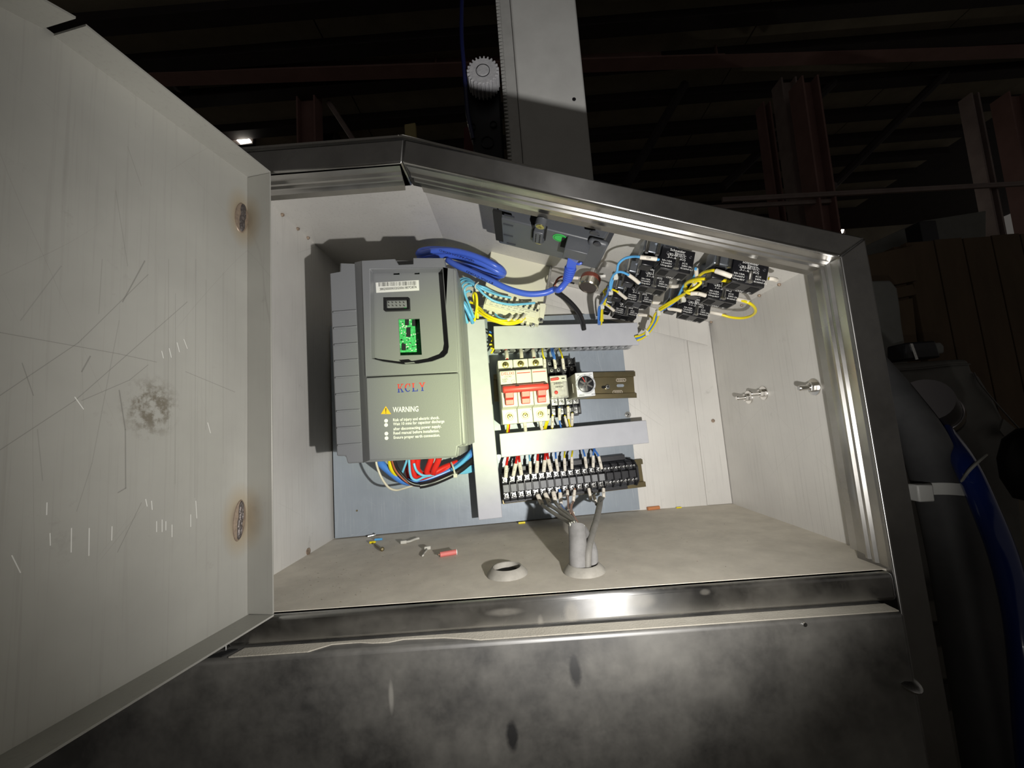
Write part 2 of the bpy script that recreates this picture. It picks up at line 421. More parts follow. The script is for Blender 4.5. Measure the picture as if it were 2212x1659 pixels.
# rolled lips inside the opening: a return flange with a raised double bead
prof = [(Y0 + .0012, -.0003), (-.0335, .0004), (-.0300, .0006), (-.0288, .0026), (-.0272, .0030), (-.0258, .0012), (-.0248, .0010), (-.0236, .0032), (-.0220, .0034),
        (-.0205, .0008), (-.0165, .0004), (-.0125, .0010), (-.0085, .0030), (-.0085, -.0006), (Y0 + .0012, -.0012)]
def lip(a, b, nrm, cut0=0.0, cut1=0.0):
    a, b, nrm = Vector((a[0], 0, a[1])), Vector((b[0], 0, b[1])), Vector((nrm[0], 0, nrm[1])).normalized()
    d = (b - a).normalized(); m = MB(); n = len(prof)
    vs = []
    for p, c, s in ((a, cut0, 1), (b, cut1, -1)):
        for y, h in prof: vs.append(p + nrm * h + Vector((0, y, 0)) + d * s * c * (y - Y0))
    m.add(vs, [tuple(range(n)), tuple(range(n, 2 * n))] + [(i, (i + 1) % n, n + (i + 1) % n, n + i) for i in range(n)])
    return m.build('rolled_lip', lip_steel, cab, smooth=18)
lip((.021, FZ), (.1545, FZ), (0, -1), 0, .12)
sl = (FR - FA, FRZ - FZ)
lip((FA + .001, FZ - .0003), (FR, FRZ), (sl[1], -sl[0]), .30, -.25)
lip((FR, FRZ - .001), (FR, .0005), (-1, 0), -.02, .2)
# lower compartment
MB().box(-.26, .5, -.012, .207, -.95, -.003).build('lower_body', low_steel, cab)
ld = MB().box(-.25, .4735, -.0528, -.030, -.93, -.0203).build('lower_door', low_steel, cab, bevel=.003, seg=3)
lx = lambda px: pick(ID, px, 1400 - (px - 700) * .065, -.0212, 2).x
edge = [(lx(508), -.0510), (lx(545), -.0510), (lx(675), -.0510), (lx(715), -.0436), (lx(775), -.0434), (lx(805), -.0456), (lx(840), -.0460), (lx(870), -.0434), (lx(960), -.0450), (lx(1010), -.0485), (lx(1040), -.0510), (.4715, -.0510), (.4715, -.0405), (lx(520), -.0405)]
MB().prism(edge, -.0204, -.0197, axis='z').build('ledge_dust', dust2, ld)
MB().prism([(lx(462), -.0495), (lx(490), -.0495), (lx(507), -.0415), (lx(488), -.0415)], -.0204, -.0195, axis='z').build('ledge_hole', black_void, ld)
q = at(1965, 1476, -.052)
MB().lathe([(0, -.0012), (.0062, -.0010), (.0064, .0004), (.0040, .0016), (0, .0018)], q, (.15, -.5, .9), 18).build('latch_tab', zinc, cab)
q = at(1737, 1348, -.0530)
MB().cyl(q + Vector((0, .001, 0)), q - Vector((0, .0012, 0)), .0013, n=10).build('rivet', zinc, ld)
# weld tacks along the top edges
for (px, py, yy, xx, zz) in ((0, 0, .066, 0.0008, .3575), (0, 0, .096, .0008, .3575), (0, 0, .118, .0008, .3575)):
    MB().lathe([(0, -.0022), (.0018, -.0012), (.0022, 0), (.0016, .0012), (0, .002)], (xx, yy, zz), (0, 1, 0), 8).build('weld_tack', weld, cab)
for yy in (.055, .088, .122, .16, .196):
    MB().lathe([(0, -.002), (.0015, -.001), (.0018, 0), (.0012, .0012), (0, .002)], (.4988, yy, ceil_z(.4988) - .001), (0, 1, 0), 8).build('weld_tack', weld, cab)
q = pick(ID, 667, 1193, .001, 0)
MB().lathe([(.0016, -.0012), (.0034, -.0008), (.0036, .0006), (.0018, .001)], (.0006, q.y, q.z + .001), (1, 0, 0), 12).build('weld_tack', weld, cab)
q = at(1540, 909, .2028)
MB().lathe([(.0006, -.0002), (.0022, -.0002), (.0024, .0006), (.0006, .0008)], q, (0, -1, 0), 14).build('rivet', weld, cab)
# door, swung open towards the viewer
DA = rad(80.6)
DM = Matrix(((-math.cos(DA), math.sin(DA), 0, .0345), (-math.sin(DA), -math.cos(DA), 0, -.0378), (0, 0, 1, 0), (0, 0, 0, 1)))
w1 = pick(DM, 523, 470, .0006); w2 = pick(DM, 518, 1124, .0006)
DL = Matrix.Translation((-.25, -.08, .95)) @ DM     # cabinet-local, for the stain centres
def dseg(x0, y0, x1, y1, w, col, st):
    f = lambda x, y: DM @ pick(DM, x * .7357, 560 + y * .7357, 0) - CAB0
    return (f(x0, y0), f(x1, y1), w, col, st)
DK, WH = (.13, .125, .115), (.95, .95, .92)
dl = [dseg(*s, .00026, DK, .5) for s in ((0, 215, 350, 278), (350, 278, 460, 302), (0, 400, 230, 245), (230, 245, 435, 45), (0, 560, 220, 415), (220, 415, 550, 125), (65, 305, 98, 400), (415, 715, 345, 860), (545, 330, 690, 390), (435, 310, 380, 355), (380, 355, 240, 415), (-60, 235, 0, 215))]
dl += [dseg(*s, .00045, DK, .55) for s in ((350, 385, 368, 500), (368, 500, 369, 672), (369, 672, 347, 685), (240, 330, 265, 285), (360, 125, 425, 5))]
dl += [dseg(*s, .0003, DK, .28) for s in ((300, 0, 290, 160), (350, 180, 270, 600), (270, 600, 225, 740), (180, 20, 60, 180), (575, 0, 572, 700), (605, 60, 604, 500), (655, 40, 655, 600), (515, 100, 514, 660), (495, 0, 494, 500), (340, -200, 375, 20), (375, -330, 415, -215), (110, 500, 125, 650))]
dl += [dseg(*s, .00028, WH, .6) for s in ((210, 790, 209, 860), (262, 790, 261, 870), (147, 805, 148, 840), (138, 715, 137, 750), (329, 785, 328, 825), (220, 405, 245, 440), (428, 705, 432, 725), (445, 710, 447, 735), (460, 770, 460, 800), (476, 765, 476, 800), (487, 770, 487, 795), (505, 780, 505, 815), (560, 750, 560, 785), (575, 710, 578, 760), (35, 870, 60, 920), (475, 270, 480, 290), (497, 262, 503, 288), (520, 245, 527, 272), (540, 235, 550, 262), (610, 480, 618, 510))]
q = DM @ pick(DM, 445 * .7357, 560 + 435 * .7357, 0) - CAB0
steel_dw = sheet_steel('door_steel_with_heat_marks', (.37, .365, .335), (.31, .305, .28), .46, .28, scr=.6,
                       stains=[(tuple(DL @ w1), .014), (tuple(DL @ w2), .015)], lines=dl, spots=[(tuple(q), (.018, .018, .020), (.10, .08, .05), .75)])
slope = .315
zs = lambda s: FZ - max(0, s - .122) * slope
DW, DF = .452, .0200
door = MB(DM).prism([(0, 0), (DW, 0), (DW, zs(DW)), (.122, FZ), (0, FZ)], -.0012, 0).build('door', steel_dw, cab)
MB(DM).box(0, .0012, 0, DF, .0015, FZ - .0015).build('hinge_flange', steel_dw, door, bevel=.0003)
MB(DM).box(.0004, .119, 0, DF, FZ - .0012, FZ).build('top_flange', steel_dw, door)
MB(DM).prism([(.123, zs(.123) - .0012), (DW, zs(DW) - .0012), (DW, zs(DW)), (.123, zs(.123))], 0, DF).build('top_flange', steel_dw, door)
MB(DM).box(.0004, DW, 0, DF, 0, .0012).build('bottom_flange', steel_dw, door)
MB(DM).box(DW - .0012, DW, 0, DF, 0, zs(DW)).build('closing_flange', steel_dw, door)
weld_rim = mat('weld_rim', (.34, .27, .20), .5, .5, var=(.20, .15, .12), vscale=300)
weld_core = mat('weld_core', (.085, .075, .075), .45, .6, var=(.15, .13, .12), vscale=350, bump=.8, bscale=600)
for w, hh, ww in ((w1, .0125, .0058), (w2, .0140, .0050)):
    S = T(w.x, 0, w.z) @ RY(-.12) @ Matrix.Diagonal((ww, 1, hh, 1))
    m = MB(DM).lathe([(1.0, 0), (.96, .0005), (.75, .0008), (0, .0009)], (0, 0, 0), (0, 1, 0), 28, M=S).build('weld_spot', weld_rim, door)
    b_ = MB(DM)
    for i in range(4):
        b_.lathe([(.42, .0007), (.38, .0013), (.22, .0017 + .0002 * (i % 2)), (0, .0014)], (.05 * (-1) ** i - .05, 0, .52 - i * .34), (0, 1, 0), 14, M=S @ Matrix.Diagonal((1, 1, 1, 1)))
    b_.build('weld_bead', weld_core, m if False else door)

# ------------------------------------------------------------------ mounting plate and what is fixed to it
MP = T(.004, .1645, 0) @ RZ(rad(5.66))               # plate frame: x to the right, y into the plate, z up
plate_m = sheet_steel('blue_grey_plate', (.29, .33, .375), (.26, .295, .335), .42, .20, scratch=(.62, .64, .64), scr=.8, scale=2.2)
duct_m = mat('grey_duct_plastic', (.50, .51, .55), .42, 0, var=(.46, .47, .51), vscale=60, vstretch=(1, 1, 1))
duct_in = mat('duct_base_plastic', (.42, .43, .45), .5)
plast_dk = mat('dark_grey_plastic', (.205, .212, .222), .42, 0, bump=.10, bscale=1500)
plast_rec = mat('recess_grey_plastic', (.205, .212, .218), .46, 0, bump=.08, bscale=1500)
plast_bk = mat('black_plastic', (.012, .012, .014), .32)
plast_bk2 = mat('black_plastic_satin', (.02, .02, .024), .42, 0, bump=.1, bscale=1200)
cream = mat('cream_plastic', (.66, .66, .58), .42)
cream2 = mat('shadow_gap_grey', (.20, .20, .19), .6)
red_pl = mat('red_plastic', (.60, .055, .045), .42)
red_ink = mat('red_ink', (.55, .04, .03), .6)
blue_ink = mat('blue_ink', (.02, .035, .28), .6)
white_ink = mat('white_ink', (.85, .85, .83), .6)
black_ink = mat('black_ink', (.02, .02, .02), .6)
yellow_ink = mat('yellow_ink', (.85, .50, .02), .5)
paper = mat('white_label_paper', (.80, .80, .76), .6)
sleeve_m = mat('white_marker_sleeve', (.74, .69, .60), .5)
clear_m = mat('clear_plastic', (.9, .9, .9), .08, 0, trans=1.0)
brass = mat('passivated_rail', (.33, .27, .15), .32, 1.0, var=(.24, .21, .13), vscale=40)
pcb_m = mat('green_circuit_board', (.02, .30, .06), .4, 0, var=(.10, .62, .22), vscale=420)
gold = mat('yellow_passivated_screw', (.75, .66, .28), .3, 1.0, var=(.32, .27, .08), vscale=500)
WIRE = {}
for k, c in dict(red=(.62, .02, .015), blue=(.06, .20, .62), sky=(.10, .38, .72), cyan=(.16, .48, .74), yellow=(.80, .66, .01), black=(.012, .012, .014),
                 cream=(.62, .58, .46), brown=(.36, .10, .05), grey=(.20, .195, .18), dgrey=(.07, .068, .06), eth=(.06, .13, .62),
                 cop=(.42, .22, .15)).items():
    WIRE[k] = mat(k + '_insulation', c, .34)

pl = thing('mounting_plate', 'blue-grey painted mounting plate standing against the back wall', 'plate', MP)
MB(MP).box(-.001, .378, 0, .0015, .0012, .262).build('plate_sheet', plate_m, pl)
def cross_screw(name, M, x, y, z, r, m, parent, h=.0016, washer=0):
    """pan head with a cross recess, axis towards the viewer"""
    b = MB(M)
    if washer: b.lathe([(r * .5, .0), (washer, .0), (washer, .0005), (r * .5, .0006)], (x, y, z), (0, -1, 0), 18)
    b.lathe([(r, 0), (r, h * .55), (r * .8, h * .95), (r * .55, h), (0, h)], (x, y - (.0005 if washer else 0), z), (0, -1, 0), 16)
    o = b.build(name, m, parent)
    s = MB(M); yy = y - h - (.0005 if washer else 0)
    a = random.uniform(0, 1.5)
    Q = T(x, 0, z) @ RY(a)
    s.box(-r * .62, r * .62, yy - .00012, yy + .0004, -r * .12, r * .12, Q).box(-r * .12, r * .12, yy - .00012, yy + .0004, -r * .62, r * .62, Q)
    s.build('cross_slot', black_void, o)
    return o
q = pick(MP, 1356, 896, 0)
cross_screw('screw', MP, q.x, -.0002, q.z, .0026, zinc, pl, washer=.0042)
q = pick(MP, 771, 1103, 0)
MB(MP).lathe([(0.0011, 0), (.0011, .0004), (0, .0005)], (q.x, 0, q.z), (0, -1, 0), 10).build('rivet', brass, pl)

# ---- wiring ducts
def duct(label, bl, br, tl, depth, slots):
    M, w, h = rect(MP, -depth, bl, br, tl)
    t = thing('wiring_duct', label, 'wiring duct', M, None)
    MB(M).box(0, w, -depth, -depth + .0030, 0, h).build('cover', duct_m, t, bevel=.0007)
    b = MB(M).box(.0012, w - .0012, -.0012, 0, .0012, h - .0012)
    L = max(w, h); hor = w > h; n = int(L / .0095)
    for i in range(n):
        a = .0015 + i * (L - .003) / n; c = a + (L - .003) / n - .0032
        for e in (0, 1):
            if hor: b.box(a, c, -depth + .003, -.0012, *((.0012, .0026) if e == 0 else (h - .0026, h - .0012)))
            else: b.box(*((.0012, .0026) if e == 0 else (w - .0026, w - .0012)), -depth + .003, -.0012, a, c)
    if hor:
        for e in (0, 1): b.box(.0012, w - .0012, -.0125, -.0012, *((.0012, .0026) if e == 0 else (h - .0026, h - .0012)))
    else:
        for e in (0, 1): b.box(*((.0012, .0026) if e == 0 else (w - .0026, w - .0012)), -.0125, -.0012, .0012, h - .0012)
    b.build('slotted_base', duct_in, t)
    return t
DD = .036
duct('upright grey wiring duct right of the frequency inverter', (1034, 1124), (1085.5, 1118), (1007, 692), DD, 0)
duct('upper grey wiring duct above the circuit breaker', (1068, 754.5), (1381, 745), (1063.5, 704.5), DD, 0)
duct('lower grey wiring duct between circuit breaker and terminal strip', (1083, 988.5), (1402.5, 957), (1075.5, 937.5), DD, 0)

# ---- top-hat rails
def din_rail(label, M, x0, x1, zc, prints):
    t = thing('din_rail', label, 'mounting rail', M @ T(x0, 0, zc))
    h = .0175
    pr = [(0, -.0135), (-.0012, -.0123), (-.0063, -.0123), (-.0063, -h), (-.0075, -h), (-.0075, -.0111), (-.0012, -.0111),
          (-.0012, .0111), (-.0075, .0111), (-.0075, h), (-.0063, h), (-.0063, .0123), (-.0012, .0123), (0, .0135)]
    pr = [(-.0002, -.0123), (-.0063, -.0123), (-.0063, -h), (-.0075, -h), (-.0075, -.0111), (-.0014, -.0111),
          (-.0014, .0111), (-.0075, .0111), (-.0075, h), (-.0063, h), (-.0063, .0123), (-.0002, .0123)]
    MB(M).prism([(y, zc + z) for y, z in pr], x0, x1, axis='x').build('rail', brass, t, bevel=.0003)
    return t
a = pick(MP, 1067, 838, -.0075); b = pick(MP, 1374, 830.5, -.0075)
ang = math.atan2(b.z - a.z, b.x - a.x)
MR = MP @ T(a.x, 0, a.z) @ RY(-ang)
RL = math.hypot(b.x - a.x, b.z - a.z)
rail1 = din_rail('olive brass mounting rail carrying the circuit breaker and relays', MR, 0, RL, 0, 1)
def oval(M, cx, cz, w, h, y, m, name, parent, ring=0):
    n = 10; pts = []
    r = h / 2
    for s in (1, -1):
        for i in range(n + 1):
            t = -math.pi / 2 + math.pi * i / n
            pts.append((cx + s * ((w / 2 - r) + r * math.cos(t)), cz + s * r * math.sin(t)))
    holes = []
    if ring:
        k = 1 - ring / r; kx = (w / 2 - ring) / (w / 2)
        holes = [[(cx + (px - cx) * kx, cz + (pz - cz) * k) for px, pz in pts]]
    return MB(M).prism(pts, y - .00025, y, holes=holes).build(name, m, parent)
pale_ink = mat('pale_stamp', (.75, .66, .55), .5)
for px, py, up in ((1341.5, 821, -1), (1334, 847, 1)):
    q = pick(MR, px, py, -.0014)
    oval(MR, q.x, q.z, .0135, .0045, -.0014, pale_ink, 'stamp_ring', rail1, ring=.0004)
    d = .0046 * up
    MB(MR).text('WZDG', (q.x - d, -.0015, q.z - .0012 * up), (q.x + d, -.0015, q.z - .0012 * up), up=(0, 0, up), height=.0026).build('stamp', pale_ink, rail1, smooth=0)
q = pick(MR, 1340, 833, -.0014); oval(MR, q.x, q.z, .010, .0038, -.0014, plate_m, 'slot', rail1)
q = pick(MR, 1312, 836, -.0014); oval(MR, q.x - .002, q.z, .012, .0036, -.0014, black_void, 'slot', rail1)
cross_screw('screw', MR, q.x, -.0016, q.z, .0034, zinc, rail1, h=.0022)

# ---- three pole breaker
MBK, bw, bh = rect(MP, -.050, (1086, 917.5), (1185.5, 909), (1076, 779))
br = thing('circuit_breaker', 'cream three-pole circuit breaker with a red lever', 'circuit breaker', MBK)
ph = bh
FL = lambda f: f * ph
pw = bw / 3
prof_b = [(-.008, 0), (-.050, 0), (-.050, FL(.225)), (-.070, FL(.25)), (-.070, FL(.785)), (-.0675, FL(.80)), (-.048, FL(.80)), (-.048, FL(.85)), (-.050, FL(.85)),
          (-.050, FL(1)), (-.008, FL(1))]
for i in range(3):
    pole = MB(MBK).prism(prof_b, i * pw + .00025, (i + 1) * pw - .00025, axis='x').build('pole', cream, br, bevel=.0007)
    MB(MBK).box(i * pw + .001, (i + 1) * pw - .001, -.0486, -.0478, FL(.802), FL(.848)).build('gap', cream2, pole)
    for zf in (.115, .925):
        x = (i + .5) * pw; z = FL(zf)
        MB(MBK).lathe([(.0038, 0), (.0052, 0), (.0052, .0006), (.0048, .0008), (.0040, .0004)], (x, -.050, z), (0, -1, 0), 22, closed=True).build('screw_collar', cream, pole)
        MB(MBK).lathe([(.0041, 0), (.0041, .0002), (0, .0002)], (x, -.050, z), (0, -1, 0), 20).build('screw_well', gold, pole)
        cross_screw('screw', MBK, x, -.0502, z, .0033, gold, br, h=.0008)
    MB(MBK).box(i * pw + pw * .16, i * pw + pw * .78, -.0706, -.0699, FL(.29), FL(.53)).build('lever_slot', cream, pole, bevel=.0002)
hd = MB(MBK).prism([(-.074, FL(.445)), (-.083, FL(.45)), (-.0845, FL(.50)), (-.083, FL(.545)), (-.076, FL(.565)), (-.072, FL(.54))], .0012, bw - .0020, axis='x').build('lever', red_pl, br, bevel=.0016, seg=3)
for i in range(3):
    x0 = i * pw + pw * .20
    MB(MBK).prism([(-.0702, FL(.275)), (-.0745, FL(.275)), (-.0755, FL(.355)), (-.0785, FL(.370)), (-.080, FL(.46)), (-.0702, FL(.46))], x0, x0 + pw * .52, axis='x').build('lever_arm', red_pl, hd, bevel=.0006)
for x in (.28, .86):
    MB(MBK).box(bw * x, bw * x + .0042, -.0836, -.0825, FL(.532), FL(.545)).build('lever_notch', black_void, hd)
def btext(s, x0, x1, zf, h, y=-.0701, m=black_ink, name='print'): MB(MBK).text(s, (x0 * bw, y, FL(zf)), (x1 * bw, y, FL(zf)), height=h).flat(name, m, br)
btext('DELIXI', .035, .30, .728, .0034, m=red_ink)
for x0, x1 in ((.36, .64), (.69, .97)): MB(MBK).box(x0 * bw, x1 * bw, -.0702, -.0699, FL(.737), FL(.750)).flat('red_line', red_ink, br)
btext('ELECTRIC', .10, .25, .692, .0016); btext('DZ47s', .045, .16, .655, .0018); btext('C25', .045, .13, .622, .0021)
for s, x in (('2', .28), ('4', .61)):
    btext('T', x, x + .025, .215, .0016, y=-.0501); btext(s, x, x + .025, .187, .0016, y=-.0501)
oval(MBK, .265 * bw, FL(.628), .004, .0030, -.0700, black_ink, 'mark_ring', br, ring=.0002)

# ---- relay with clear cover on its socket
def socket(label, bl, br_, tl, parent_cat='relay socket'):
    M, w, h = rect(MP, -.028, bl, br_, tl)
    t = thing('relay_socket', label, parent_cat, M)
    pr = [(-.008, 0), (-.024, 0), (-.024, .18 * h), (-.034, .19 * h), (-.034, .30 * h), (-.030, .31 * h), (-.030, .72 * h), (-.034, .73 * h), (-.034, .85 * h), (-.024, .86 * h), (-.024, h), (-.008, h)]
    MB(M).prism(pr, 0, w, axis='x').build('body', plast_bk2, t, bevel=.0005)
    for k, (zf, y) in enumerate(((.09, -.024), (.245, -.034), (.79, -.034), (.93, -.024))):
        for xf in (.27, .73):
            cross_screw('screw', M, w * xf, y, h * zf, .0026, zinc, t, h=.001)
            MB(M).box(w * xf - .0034, w * xf + .0034, y - .0004, y, h * zf - .0034, h * zf + .0034).build('clamp_plate', zinc if k < 2 else plast_bk, t)
    for xf in (.02, .5, .98): MB(M).box(w * xf - .0005, w * xf + .0005, -.037, -.01, h * .02, h * .98).build('rib', plast_bk2, t)
    return t, M, w, h
s1 = socket('black relay socket behind the clear relay, beside the breaker', (1190, 902), (1222, 899.5), (1184, 776))
s2 = socket('black relay socket under the white timer', (1222, 900), (1252.5, 897), (1219, 774))
MRY, rw, rh = rect(MP, -.062, (1191.5, 859.5), (1229, 856.5), (1187, 812))
ry = thing('relay', 'small clear-cased plug-in relay with a red tab', 'relay', MRY)
MB(MRY).box(.001, rw - .001, -.0605, -.036, .001, rh - .008).build('inner_block', mat('relay_core', (.62, .60, .56), .3, .3, var=(.30, .28, .26), vscale=260), ry, bevel=.0006)
MB(MRY).box(0, rw, -.062, -.035, -.001, rh).build('clear_case', mat('relay_case', (.86, .84, .80), .10, 0, alpha=.30), ry, bevel=.0008)
MB(MRY).box(.0008, rw - .0008, -.0608, -.050, rh - .0075, rh - .0008).build('top_bar', cream, ry)
MB(MRY).prism([(.001, rh - .0062), (.010, rh - .0055), (.0112, rh - .0040), (.010, rh - .0022), (.001, rh - .0030)], -.0632, -.0618).build('red_tab', red_pl, ry, bevel=.0004)
MB(MRY).box(rw - .0065, rw - .0030, -.0624, -.0618, rh - .0045, rh - .0035).build('slot', black_void, ry)
MB(MRY).lathe([(.0021, 0), (.0021, .0006), (.0012, .0012), (0, .0013)], (.0060, -.0618, .0058), (0, -1, 0), 14).build('red_indicator', red_pl, ry)
MB(MRY).text('24VDC', (.004, -.0623, .0150), (.0155, -.0623, .0150), height=.0022).flat('print', black_ink, ry)
MB(MRY).text('HH52P', (.006, -.0623, .0112), (.0150, -.0623, .0112), height=.0018).flat('print', black_ink, ry)
for k in range(5): MB(MRY).box(.0105 + .0011 * k, .0110 + .0011 * k, -.0612, -.0604, .003, .0075).build('contact_spring', zinc, ry)
MB(MRY).box(rw - .0070, rw - .0058, -.0614, -.0604, .009, .0185).build('cream_post', cream, ry)

MTM, tw, th = rect(MP, -.083, (1247, 857.5), (1285.4, 854.5), (1242, 806.5))
tm = thing('timer_relay', 'white plug-in timer with a round black dial', 'timer', MTM)
MB(MTM).box(0, tw, -.083, -.036, 0, th).build('case', mat('timer_case', (.34, .33, .25), .45), tm, bevel=.0005)
MB(MTM).box(-.0002, tw + .0002, -.0842, -.0828, -.0002, th + .0002).build('face_plate', mat('timer_face', (.74, .75, .77), .4), tm, bevel=.0006)
MB(MTM).box(-.0004, .0002, -.068, -.0672, .006, th - .010).build('side_mark', cream, tm)
dc = (tw * .52, th * .50)
MB(MTM).lathe([(.0112, 0), (.0112, .0002), (.0098, .0004), (.0098, .0002)], (dc[0], -.0842, dc[1]), (0, -1, 0), 30).build('dial_ring', mat('dial_ring_grey', (.55, .56, .58), .3), tm)
dial = MB(MTM).lathe([(.0090, 0), (.0090, .0018), (.0080, .0022), (0, .0022)], (dc[0], -.0842, dc[1]), (0, -1, 0), 28).build('dial', plast_bk, tm)
for a in (30, 90, 150):
    MB(MTM).box(-.0075, .0075, -.0869, -.0862, -.0009, .0009, T(dc[0], 0, dc[1]) @ RY(rad(a))).build('dial_spoke', bolt_m, dial)
MB(MTM).box(-.0004, .0004, -.0872, -.0868, .0025, .0085, T(dc[0], 0, dc[1]) @ RY(rad(-25))).build('pointer', red_pl, dial)
for i in range(9):
    a = rad(-120 + 30 * i)
    MB(MTM).box(-.0009, .0009, -.0846, -.0842, .0102, .0106, T(dc[0], 0, dc[1]) @ RY(a)).build('scale_tick', black_ink, tm)
for s, x0, x1, z, hh in (('OMRON', .0015, .0075, .0008, .0014), ('H3Y', .0160, .0200, .0008, .0018), ('SEC', .002, .0048, th - .003, .0012), ('PW', .0155, .0185, th - .003, .0012)):
    MB(MTM).text(s, (x0, -.0843, z), (x1, -.0843, z), height=hh).flat('print', black_ink, tm)

# ---- terminal strip on the second rail
MT2, tw2, th2 = rect(MP, -.034, (1086, 1086), (1381, 1051), (1085, 1031))
a = pick(MP, 1083, 1060, -.0075); b = pick(MP, 1392, 1023, -.0075)
rz2 = math.atan2(b.z - a.z, b.x - a.x)
M2 = MP @ T(a.x, 0, a.z) @ RY(-rz2); L2 = math.hypot(b.x - a.x, b.z - a.z)
din_rail('olive brass mounting rail under the terminal strip', M2, 0, L2, .001, 0)
MRAIL2 = M2
M2 = M2 @ T(0, 0, .0062)
ts = thing('terminal_strip', 'long black screw terminal strip below the lower duct', 'terminal strip', M2)
clampm = mat('clamp_steel', (.62, .62, .62), .35, 1.0, var=(.25, .25, .25), vscale=400)
clear_cov = mat('clear_cover', (.8, .82, .85), .12, 0, alpha=.28)
XT = {}
def strip_x(px, py, y=-.036): return pick(M2, px, py, y).x
x0 = strip_x(1086, 1060); x14 = strip_x(1308, 1035); x18 = strip_x(1375, 1028)
def terminal(xa, xb, hz, big):
    w = xb - xa
    pr = [(-.008, -hz), (-.026, -hz), (-.030, -hz * .86), (-.0295, -hz * .80), (-.0295, -hz * .30), (-.038, -hz * .28), (-.038, hz * .28), (-.0295, hz * .30), (-.0295, hz * .80), (-.030, hz * .86), (-.026, hz), (-.008, hz)]
    t = MB(M2).prism(pr, xa + .0003, xb - .0009, axis='x').build('terminal', plast_bk2, ts, bevel=.0004)
    MB(M2).prism([(-.010, -hz * 1.02), (-.031, -hz * .98), (-.0405, -hz * .5), (-.0405, hz * .5), (-.031, hz * .98), (-.010, hz * 1.02)], xb - .0009, xb - .0001, axis='x').build('barrier', plast_bk, t)
    if big: MB(M2).box(xa + .0010, xb - .0014, -.0388, -.0380, -hz * .25, hz * .25).build('marker_plate', clear_cov, t)
    for s in (-1, 1):
        zc = s * hz * .56
        if big: MB(M2).box(xa + .0010, xb - .0015, -.0306, -.0296, zc - hz * .20, zc + hz * .20).build('clamp_plate', clampm, t, bevel=.0003)
        for k in ((.5,) if big else (.26, .72)):
            cross_screw('screw', M2, xa + w * k - .0003, -.0306 if big else -.0300, zc, min(.0034, w * .36) if big else .0019, zinc, t if False else ts, h=.0016)
    return t
for i in range(14):
    xa = x0 + (x14 - x0) * i / 14; xb = x0 + (x14 - x0) * (i + 1) / 14
    XT[i] = (xa + xb) / 2
    terminal(xa, xb, .0165 if i < 8 else .0155, True)
for i in range(4):
    xa = x14 + .0012 + (x18 - x14 - .0012) * i / 4; xb = x14 + .0012 + (x18 - x14 - .0012) * (i + 1) / 4
    terminal(xa, xb, .0150, False)
MB(M2).prism([(-.008, -.0165), (-.031, -.0155), (-.0405, -.008), (-.0405, .008), (-.031, .0155), (-.008, .0165)], x18, x18 + .0016, axis='x').build('end_plate', plast_bk2, ts)
MB(M2).box(x0 + .002, x18 - .004, -.012, -.004, -.0215, -.0150).box(x0 + .002, x18 - .004, -.016, -.004, .0150, .0215).build('base_bar', plast_bk2, ts, bevel=.0005)

# ---- wires between duct, breaker, relays and terminals
def wpts(pts, M=MP):
    """[(px, py, depth in front of the plate)] -> world points"""
    return [M @ pick(M, a, b, -d) for a, b, d in pts]
def wire(label, pts, col, r=.0011, sleeve=None, name='wire', group=None, world=False, text=None, tie=None, cat='wire'):
    P = pts if world else wpts(pts)
    P = [Vector(p) for p in P]
    base = P[-1].copy()
    t = thing(name, label, cat, T(*base), group)
    MB().tube(P, r, 10).build('conductor' if sleeve else 'insulation', WIRE[col] if isinstance(col, str) else col, t, smooth=60)
    if sleeve:
        for S in [sleeve]:
            Q = S if world else wpts(S)
            so = MB().tube(Q, max(r * 1.5, .0019), 12, smooth=4).build('marker_sleeve', sleeve_m, t, smooth=60)
            if text:
                a, b = Vector(Q[0]), Vector(Q[-1]); m_ = Vector(Q[len(Q) // 2]); d = (b - a).normalized(); n_ = (CAM - m_).normalized()
                u = n_.cross(d).normalized()
                hh = .0017; L = .0012 * len(text)
                o_ = m_ + n_ * (max(r * 1.5, .0019) + .0003)
                up_ = u * 1.0
                MB().text(text, o_ - d * L * .5 - u * hh * .4, o_ + d * L * .5 - u * hh * .4, up=up_, height=hh, lift=.0001).flat('sleeve_print', black_ink, so)
    return t
ZT = lambda px, py, d=.033: (px, py, d)
Z2 = lambda a, b: (1060 + a / 6.506, 960 + b / 6.506)
ord_ = ['first', 'second', 'third', 'fourth', 'fifth', 'sixth', 'seventh', 'eighth', 'ninth', 'tenth', 'eleventh', 'twelfth', 'thirteenth', 'fourteenth']
tops = [  # colour, duct end, sleeve top, sleeve bottom (all in the close-up frame), terminal, print, radius
    ('red', (238, 190), (220, 300), (212, 465), 1, 'L1', .0016), ('red', (368, 180), (350, 275), (318, 440), 2, 'L2', .0016), ('red', (398, 180), (405, 255), (432, 430), 3, 'L3', .0016),
    ('cyan', (542, 165), (552, 240), (558, 410), 4, 'N', .0011), ('red', (662, 150), (655, 235), (645, 400), 5, 'U', .0016), ('red', (765, 140), (760, 225), (745, 385), 6, 'V', .0016),
    ('red', (797, 140), (810, 210), (850, 380), 7, 'W', .0016), ('blue', (912, 125), (918, 205), (945, 375), 8, 'N', .0012), ('yellow', (1040, 115), (1035, 195), (1045, 370), 9, '5', .0011),
    ('yellow', (1148, 105), (1138, 180), (1142, 345), 10, '0', .0011), ('blue', (1300, 85), (1325, 175), (1345, 330), 12, 'CM1', .0011), ('blue', (1447, 80), (1440, 160), (1440, 320), 13, 'CN5', .0011),
    ('blue', (1462, 78), (1518, 170), (1560, 345), 14, 'B1', .0011)]
cnt = {}
